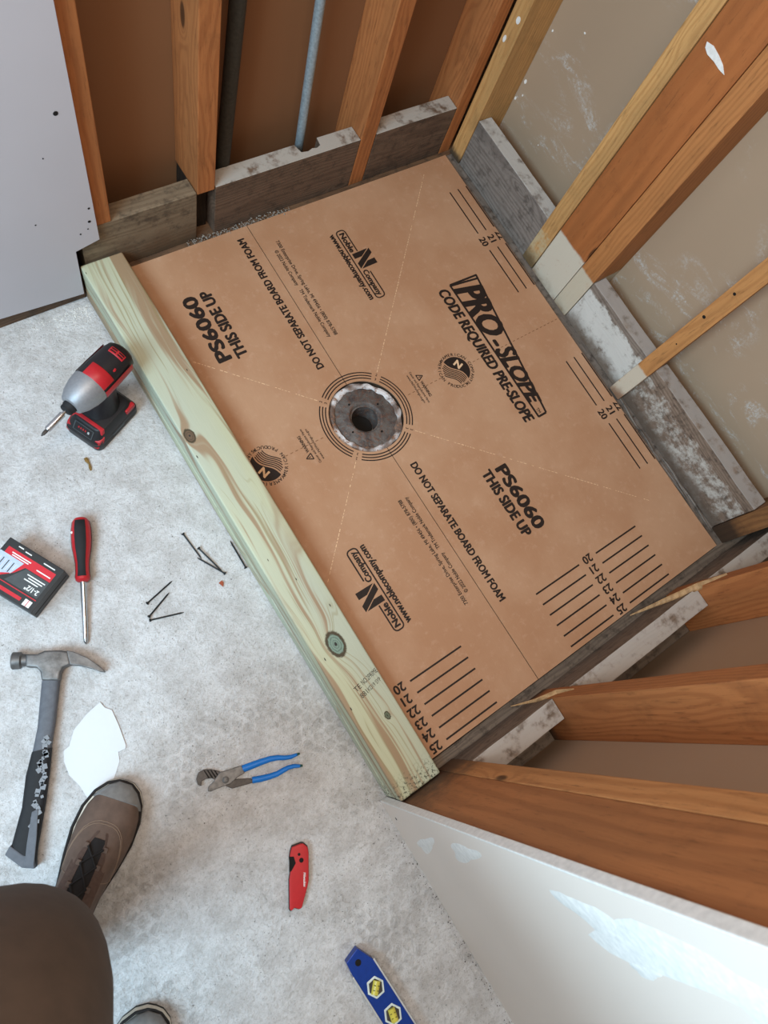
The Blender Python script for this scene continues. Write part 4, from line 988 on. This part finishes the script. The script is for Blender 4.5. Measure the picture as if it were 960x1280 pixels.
nail(-22.72, -5.6, -20.61, -4.7, 'black nail of the V-shaped pair, angled toward the lone nail', 0.1)
nail(-22.78, -5.85, -20.4, -6.58, 'black nail of the V-shaped pair, angled toward the pliers')

# ---------------- tongue-and-groove pliers
pli = thing('pliers', 'slip-joint pliers with blue dipped handles', 'pliers', (-22, -19, FZ))
def px(X, Y):   # pixel-free layout: sketch units along the tool, turned onto the floor
    o_ = Vector((-25.45, -17.6)); ex = Vector((7.01, -2.48)) / 805.0; ey = Vector((-0.16, -1.0)) * 0.0085
    q = o_ + ex * (X - 50) + ey * (Y - 300 + (X - 50) * 0.262); return (q.x, q.y)
def pp(pts): return [px(a, b) for a, b in pts]
j1 = [(52, 325), (55, 280), (85, 225), (130, 198), (180, 197), (235, 215), (300, 290), (440, 285), (460, 320), (280, 368), (245, 345), (215, 300), (165, 275), (120, 280), (85, 300), (75, 338)]
part(MB().prism(pp(j1), FZ + 0.05, FZ + 0.28), 'lower_jaw_arm', M['dark_steel'], pli, bevel=0.04)
for k in range(4):
    x = 128 + k * 24; part(MB().prism(pp([(x, 205), (x + 9, 205), (x + 26, 270), (x + 14, 272)]), FZ + 0.27, FZ + 0.3), 'channel_groove', M['dark'], pli)
j2 = [(105, 380), (120, 345), (170, 300), (235, 225), (300, 205), (405, 172), (412, 235), (340, 275), (290, 318), (225, 345), (170, 365), (125, 385)]
part(MB().prism(pp(j2), FZ + 0.28, FZ + 0.52), 'upper_jaw_arm', M['steel'], pli, bevel=0.05)
cxp, cyp = px(258, 290); part(MB().lathe([(0.24, FZ + 0.5), (0.24, FZ + 0.56), (0.17, FZ + 0.6), (0.02, FZ + 0.61)], 16, org=(cxp, cyp, 0)), 'pivot_bolt', M['steel'], pli, smooth=50)
def grip(cen, wds, z):
    P_ = [px(*c) for c in cen]; rings = []
    for i, (x, y) in enumerate(P_):
        a_, b_ = Vector(P_[max(i - 1, 0)]), Vector(P_[min(i + 1, len(P_) - 1)]); t = (b_ - a_).normalized(); nn = Vector((-t.y, t.x))
        rings.append([(x + nn.x * wds[i] * math.cos(u), y + nn.y * wds[i] * math.cos(u), z + 0.19 * math.sin(u)) for u in [2 * math.pi * k / 14 for k in range(14)]])
    return MB().loft(rings)
g1 = [(405, 203), (480, 175), (560, 145), (630, 122), (690, 112), (740, 115), (790, 108), (840, 88)]
part(grip(g1, [0.26, 0.25, 0.23, 0.21, 0.19, 0.17, 0.15, 0.11], FZ + 0.34), 'handle_grip', M['blue_grip'], pli, smooth=60)
g2 = [(445, 302), (510, 292), (580, 275), (640, 255), (690, 228), (740, 202), (790, 190), (830, 190)]
part(grip(g2, [0.23, 0.23, 0.21, 0.2, 0.19, 0.17, 0.15, 0.12], FZ + 0.22), 'handle_grip', M['blue_grip'], pli, smooth=60)
part(grip([(835, 90), (862, 80)], [0.11, 0.07], FZ + 0.34), 'grip_tip', M['green_tip'], pli, smooth=60)
part(grip([(828, 190), (850, 188)], [0.12, 0.08], FZ + 0.22), 'grip_tip', M['green_tip'], pli, smooth=60)

# ---------------- folding knife
kn = thing('folding_knife', 'red folding utility knife with two dark screws', 'knife', (-22.5, -27, FZ))
ko = [(-22.35, -25.3), (-22.07, -25.06), (-21.41, -25.23), (-21.26, -25.33), (-21.12, -25.73), (-21.26, -26.09), (-22.21, -27.65), (-22.51, -27.96), (-23.55, -28.88), (-23.74, -28.85), (-23.97, -28.57), (-24.27, -28.61), (-24.31, -28.45), (-23.36, -26.82), (-22.92, -26.3), (-22.75, -25.95), (-22.6, -25.6)]
part(MB().prism(ko, FZ + 0.04, FZ + 0.22), 'liner', M['tool_black'], kn, bevel=0.02)
ki = [(x + (-22.5 - x) * 0.035, y + (-27 - y) * 0.03) for x, y in ko]
part(MB().prism(ki, FZ + 0.22, FZ + 0.5), 'handle_scale', M['knife_red'], kn, bevel=0.06, seg=3, smooth=50)
part(MB().prism([(-22.55, -25.55), (-22.3, -25.7), (-22.4, -26.15), (-22.9, -26.4), (-23.05, -26.4)], FZ + 0.2, FZ + 0.515), 'blade_notch', M['dark'], kn)
for x, y, r in ((-21.92, -25.8, 0.1), (-21.98, -26.22, 0.16)): part(MB().lathe([(r, FZ + 0.47), (r, FZ + 0.515), (r * 0.6, FZ + 0.52)], 16, org=(x, y, 0)), 'screw', M['dark'], kn)
tx = MB(); dk = Vector((-0.5, -0.86)); put_text(tx, 'Milwaukee', (-22.28, -26.98), (dk.x, dk.y), (-dk.y, dk.x), 0.17, 0.9, bold=0.01, shear=0.2, zf=FZ + 0.513); part(tx, 'white_lettering', M['white_ink'], kn)

# ---------------- torpedo level
lv = thing('torpedo_level', 'blue torpedo level with yellow vials and bare metal edges', 'level', (-22.1, -37, FZ))
A0 = math.radians(2.5)
def lw(u, v): return (-22.05 + v * math.cos(A0) + u * math.sin(A0), -33.2 - u * math.cos(A0) + v * math.sin(A0))    # u along, v across (+x side)
H0, H1 = FZ, FZ + 0.8
part(MB().prism([lw(*q) for q in ((0.25, -0.75), (0.0, 0.35), (1.25, 0.85), (9.0, 0.85), (9.0, -0.85), (1.1, -0.85))], H0 + 0.02, H1), 'web', M['level_blue'], lv, bevel=0.04)
for v0, v1 in ((-0.95, -0.84), (0.84, 0.95)): part(MB().prism([lw(1.25, v0), lw(9.0, v0), lw(9.0, v1), lw(1.25, v1)], H0, H1 + 0.05), 'edge_rail', M['alu'], lv, bevel=0.015)
for u, tilt in ((2.75, 0.8), (4.85, 1.35), (7.1, 0.0)):
    hexa = [lw(u + 0.72 * math.cos(k * math.pi / 3 + 0.52), 0.66 * math.sin(k * math.pi / 3 + 0.52)) for k in range(6)]
    cx, cy = lw(u, 0)
    fr = part(MB().prism(hexa, H1 - 0.2, H1 + 0.03), 'vial_frame', M['clear_frame'], lv, bevel=0.03)
    def shrink(k): return [(cx + (x - cx) * k, cy + (y - cy) * k) for x, y in hexa]
    L_ = Vector(lv.location)
    def sub(mb, name, mat): 
        o = mb.build(name, mat, None, (0, 0, 0)); o.data.transform(Matrix.Translation(-L_)); o.parent = fr; return o
    sub(MB().prism(shrink(0.78), H1 - 0.1, H1 + 0.036), 'vial_window', M['dark_steel'])
    t = Vector((math.cos(tilt), math.sin(tilt))) * 0.42
    sub(MB().tube([(cx - t.x, cy - t.y, H1 - 0.02), (cx + t.x, cy + t.y, H1 - 0.02)], 0.27, 14), 'vial', M['vial'])
    for s_ in (-0.35, 0.35):
        q = Vector((cx, cy)) + t * s_; pn = Vector((-t.y, t.x)).normalized() * 0.2
        sub(MB().tube([(q.x - pn.x, q.y - pn.y, H1 + 0.22), (q.x + pn.x, q.y + pn.y, H1 + 0.22)], 0.025, 6), 'vial_line', M['vial_dark'])
hx, hy = lw(0.75, -0.1); part(MB().lathe([(0.22, H1 - 0.1), (0.22, H1 + 0.006)], 16, org=(hx, hy, 0)), 'hang_hole', M['dark'], lv)

# ---------------- torn white card scraps
s1 = [(-30.66, -10.0), (-29.5, -9.5), (-28.37, -9.23), (-28.27, -9.75), (-27.95, -10.15), (-28.05, -11.4), (-28.26, -12.8), (-28.4, -12.98), (-28.94, -12.9), (-30.2, -11.8), (-31.44, -10.87)]
tag(MB().prism(s1, FZ + 0.04, FZ + 0.10).build('card_scrap', M['paper'], None, (-29.5, -11, FZ), bevel=0.015), 'pointed white card scrap lying over another by the hammer', 'card scrap', 'torn white card scraps')
s2 = [(-31.84, -10.9), (-31.47, -10.8), (-30.2, -11.7), (-28.87, -12.85), (-29.1, -13.5), (-29.9, -14.3), (-31.0, -14.75), (-31.92, -14.55), (-31.97, -13.52), (-32.23, -12.48), (-32.12, -11.58)]
tag(MB().prism(s2, FZ, FZ + 0.045).build('card_scrap', M['paper'], None, (-30.5, -12.5, FZ)), 'ragged white card scrap touching the toe of the brown shoe', 'card scrap', 'torn white card scraps')

# ---------------- crumbs and grit
m = MB().tube([(-21.0, 7.75, FZ + 0.08), (-21.02, 7.5, FZ + 0.1), (-20.98, 7.2, FZ + 0.07), (-21.05, 6.9, FZ + 0.09), (-21.1, 6.65, FZ + 0.05)], [0.13, 0.16, 0.07, 0.12, 0.06], 7, 0.5)
tag(m.build('dry_leaf', M['leaf'], None, (-21, 7.2, FZ), rough=0.05), 'small curled brown leaf scrap below the power tool', 'leaf')
m = MB().prism([(-17.1, -5.9), (-16.8, -5.85), (-16.75, -6.05), (-16.95, -6.35)], FZ, FZ + 0.14)
tag(m.build('brick_chip', M['brick'], None, (-16.9, -6.1, FZ), bevel=0.03), 'tiny reddish brick chip near the crossed nails', 'chip')
def grit(name, n, place, mat, s0, s1_, lab, cat, seed):
    rr = random.Random(seed); m = MB()
    for _ in range(n):
        x, y, z = place(rr); s_ = rr.uniform(s0, s1_); a_ = rr.uniform(0, 6.3)
        q = [(x + s_ * rr.uniform(0.5, 1.2) * math.cos(a_ + k * 2.09), y + s_ * rr.uniform(0.5, 1.2) * math.sin(a_ + k * 2.09), z) for k in range(3)]
        m.add(q + [(x, y, z + s_ * rr.uniform(0.5, 1.0))], [(0, 1, 3), (1, 2, 3), (2, 0, 3), (0, 2, 1)])
    o = m.build(name, mat, None, (m.v[0][0], m.v[0][1], m.v[0][2])); o['kind'] = 'stuff'; o['label'] = lab; o['category'] = cat; return o
grit('floor_grit', 420, lambda r: (r.uniform(-26.4, -15.2), r.uniform(-50, 19), FZ), M['debris_dark'], 0.02, 0.06, 'fine dark grit sprinkled over the floor', 'grit', 1)
grit('plaster_crumbs', 260, lambda r: (-14.6 - abs(r.gauss(0, 2.2)), 19.9 - abs(r.gauss(0, 0.8)), FZ), M['compound'], 0.03, 0.1, 'white plaster crumbs along the foot of the painted drywall', 'crumbs', 2)
grit('gap_rubble', 420, lambda r: (r.uniform(-5.5, 4.5), r.uniform(19.55, 20.45), 0.36 + r.uniform(0, 0.05) if r.random() < 0.01 else 0.02 + r.uniform(0, 0.3)), M['debris'], 0.05, 0.14, 'grey rubble filling the gap behind the board', 'rubble', 3)
grit('skirting_grit', 160, lambda r: (-15.05 - abs(r.gauss(0, 0.25)), r.uniform(-48, -27), FZ), M['debris_dark'], 0.02, 0.07, 'dark grit along the foot of the beige drywall', 'grit', 4)

# ================================================================== PERSON (legs and shoes of whoever stands at the entry)
per = thing('person', 'standing person seen from above, brown trousers and brown lace-up shoes', 'person', (-40, -28, FZ))
SKEL = [  # x, y, z, radius
    (-43.0, -31.5, 37.0, 6.2),      # 0 pelvis
    (-43.5, -32.0, 43.0, 5.8),      # 1 waist
    (-39.4, -26.0, 33.0, 5.4),      # 2 hip of the seen leg
    (-34.2, -18.9, 25.5, 6.3),      # 3 thigh
    (-34.5, -18.9, 18.0, 5.0),      # 4 knee
    (-35.7, -19.7, 10.5, 4.1),      # 5 shin
    (-36.6, -20.6, 4.6, 3.4),       # 6
    (-36.8, -20.8, 0.9, 3.5),       # 7 hem
    (-45.4, -35.6, 33.0, 4.6),      # 8 other hip
    (-43.0, -33.6, 18.0, 3.8),      # 9 other knee
    (-42.6, -34.0, 4.6, 2.9),       # 10
    (-42.6, -34.0, 1.6, 2.95)]      # 11 other hem
ED = [(0, 1), (0, 2), (2, 3), (3, 4), (4, 5), (5, 6), (6, 7), (0, 8), (8, 9), (9, 10), (10, 11)]
me = bpy.data.meshes.new('trousers'); Lp = Vector(per.location)
me.from_pydata([(Vector(q[:3]) * S - Lp) for q in SKEL], ED, []); me.materials.append(M['trouser'])
tr = bpy.data.objects.new('trousers', me); C.objects.link(tr); tr.parent = per
md = tr.modifiers.new('skin', 'SKIN'); md.use_smooth_shade = True
for v, q in zip(me.skin_vertices[0].data, SKEL): v.radius = (q[3] * S, q[3] * S); v.use_root = False
me.skin_vertices[0].data[0].use_root = True
sb = tr.modifiers.new('sub', 'SUBSURF'); sb.levels = 2; sb.render_levels = 2
sm = tr.modifiers.new('smooth', 'SMOOTH'); sm.factor = 0.5; sm.iterations = 14
sb = tr.modifiers.new('sub2', 'SUBSURF'); sb.levels = 1; sb.render_levels = 1
tr['label'] = 'brown canvas trousers'

def shoe_outline(grow=0.0, n=44):
    """sole outline, heel at x = 0, toe at x = 12"""
    L = [(0.0, 0.0), (0.15, 0.8), (0.7, 1.3), (1.8, 1.45), (3.4, 1.4), (5.0, 1.45), (6.8, 1.85), (8.4, 2.1), (9.8, 2.05), (10.9, 1.7), (11.6, 1.15), (11.95, 0.5), (12.0, 0.0)]
    up = [(x, y + (grow if y else 0)) for x, y in L]; pts = up + [(x, -y * 0.93) for x, y in up[-2:0:-1]]
    return [(6 + (x - 6) * (1 + grow / 6), y) for x, y in pts]
def shoe(loc, ang, name_label):
    r = bpy.data.objects.new('shoe', None); C.objects.link(r); r.empty_display_size = 0.02; r.parent = per
    r.location = Vector(loc) * S - Lp; r.rotation_euler = (0, 0, ang); r['label'] = name_label
    def q(mb, nm, mat, **k): return part(mb, nm, mat, r, world=False, **k)
    q(MB().prism(shoe_outline(0.05), 0.0, 0.32), 'outsole', M['outsole'], bevel=0.06, smooth=50)
    q(MB().prism(shoe_outline(0.07), 0.30, 0.95, shoe_outline(-0.02)), 'midsole', M['midsole'], bevel=0.12, smooth=50)
    def upper_sec(x, w, h, z0, n=18, pw=0.75):
        return [(x, w * math.copysign(abs(math.cos(math.pi * i / (n - 1))) ** pw, math.cos(math.pi * i / (n - 1))), z0 + h * abs(math.sin(math.pi * i / (n - 1))) ** pw) for i in range(n)]
    secs = [upper_sec(x, w, h, 0.85) for x, w, h in ((0.15, 0.75, 2.6), (0.6, 1.2, 3.2), (1.6, 1.38, 3.5), (3.2, 1.35, 3.6), (4.6, 1.38, 3.3), (6.0, 1.55, 2.8), (7.4, 1.82, 2.2), (8.8, 1.92, 1.75), (10.0, 1.78, 1.45), (10.9, 1.42, 1.2), (11.5, 0.95, 0.9), (11.85, 0.4, 0.45))]
    q(MB().loft(secs), 'upper', M['shoe_leather'], smooth=70)
    toe = [[(x, y * 1.03, 0.86 + (z - 0.86) * f) for x, y, z in s_] for s_, f in ((upper_sec(10.55, 1.66, 1.3, 0.86), 0.5), (upper_sec(10.9, 1.47, 1.22, 0.86), 1.03), (upper_sec(11.5, 1.0, 0.95, 0.86), 1.03), (upper_sec(11.9, 0.42, 0.5, 0.86), 1.03))]
    q(MB().loft(toe), 'toe_cap', M['toe_cap'], smooth=60)
    loop = [(x, y, 0.98) for x, y in shoe_outline(-0.03)]
    q(MB().tube(loop + [loop[0]], 0.10, 8), 'welt', M['shoe_dark'], smooth=60)
    def on_upper(x, side):              # a point on the upper's skin; side -1..1 across
        T = [(4.6, 1.38, 3.3), (6.0, 1.55, 2.8), (7.4, 1.82, 2.2), (8.8, 1.92, 1.75), (10.0, 1.78, 1.45), (10.9, 1.42, 1.2)]
        for (x0, w0, h0), (x1, w1, h1) in zip(T, T[1:]):
            if x0 <= x <= x1:
                f = (x - x0) / (x1 - x0); w_, h_ = w0 + (w1 - w0) * f, h0 + (h1 - h0) * f
                t_ = math.pi / 2 * (1 - side); return (x, w_ * math.copysign(abs(math.cos(t_)) ** 0.75, math.cos(t_)), 0.86 + h_ * abs(math.sin(t_)) ** 0.75)
    for dx in (0.0, 0.16):
        q(MB().tube([on_upper(9.35 + dx - 3.2 * abs(k / 8) ** 2.2, k / 8 * 0.78) for k in range(-8, 9)], 0.028, 5), 'stitching', M['shoe_stitch'])
    q(MB().tube([on_upper(6.2, 0.35 + 0.6 * k / 5) for k in range(6)], 0.03, 5), 'stitching', M['shoe_stitch'])
    q(MB().tube([on_upper(6.2, -0.35 - 0.6 * k / 5) for k in range(6)], 0.03, 5), 'stitching', M['shoe_stitch'])
    # lacing zone: stitched eyestays, dark tongue between, speed-lace loops and cord
    def top_z(x):
        T = [(3.2, 4.45), (4.6, 4.15), (6.0, 3.65), (7.4, 3.05), (8.8, 2.6), (9.4, 2.45)]
        for (a_, za), (b_, zb_) in zip(T, T[1:]):
            if a_ <= x <= b_: return za + (zb_ - za) * (x - a_) / (b_ - a_)
        return 2.4
    tong = [[(x, -0.55, top_z(x) - 0.05), (x, 0, top_z(x) + 0.08), (x, 0.55, top_z(x) - 0.05), (x, 0.5, top_z(x) - 0.3), (x, -0.5, top_z(x) - 0.3)] for x in (3.0, 4.2, 5.4, 6.6, 7.8, 8.5)]
    q(MB().loft(tong), 'tongue', M['shoe_dark'], smooth=50)
    for s_ in (1, -1):
        stay = [[(x, s_ * yi, top_z(x) + 0.06 - 0.10 * abs(yi)), (x, s_ * (yi + 0.28), top_z(x) - 0.02 - 0.16 * yi), (x, s_ * (yi + 0.6), top_z(x) - 0.22 - 0.2 * yi), (x, s_ * (yi + 0.3), top_z(x) - 0.35)] for x, yi in ((3.4, 0.55), (4.6, 0.55), (5.8, 0.55), (7.0, 0.52), (8.2, 0.45), (8.9, 0.2))]
        q(MB().loft(stay), 'eyestay', M['shoe_panel'], smooth=60)
        for x in (4.6, 5.8, 7.0, 8.0): q(MB().box(x - 0.16, x + 0.16, s_ * 0.62 - 0.14, s_ * 0.62 + 0.14, top_z(x) - 0.15, top_z(x) + 0.1), 'lace_loop', M['shoe_leather'], bevel=0.05)
    lace = []
    for k, x in enumerate((8.0, 7.0, 5.8, 4.6, 3.8)): lace.append((x, 0.5 * (1 if k % 2 else -1), top_z(x) + 0.12))
    q(MB().tube(lace, 0.075, 8), 'lace', M['shoe_dark'], smooth=60)
    q(MB().tube([(x, -y, z) for x, y, z in lace], 0.075, 8), 'lace', M['shoe_dark'], smooth=60)
    q(MB().tube([(3.8, 0.4, 4.45), (4.2, 0.9, 4.5), (4.9, 1.3, 4.0), (5.2, 1.5, 3.5)], 0.075, 8), 'lace', M['shoe_dark'], smooth=60)
    coll = [(1.9 + 1.75 * math.cos(t), 1.3 * math.sin(t), 4.2 + 0.35 * math.cos(t)) for t in [2 * math.pi * i / 20 for i in range(21)]]
    q(MB().tube(coll, 0.28, 8), 'collar', M['shoe_dark'], smooth=60)
    q(MB().lathe([(1.45, 2.5), (1.4, 4.4), (1.45, 6.5)], 20, 'Z', (1.9, 0, 0)), 'sock', M['shoe_dark'], smooth=60)
    return r
HD = math.atan2(0.62, 0.79)
def heel_of(tx_, ty_): return (tx_ - 12 * math.cos(HD), ty_ - 12 * math.sin(HD), FZ)
shoe(heel_of(-29.25, -14.95), HD, 'brown lace-up shoe with grey toe, beside the card scraps')
shoe(heel_of(-34.1, -28.1), HD, 'brown shoe toe at the edge of view')
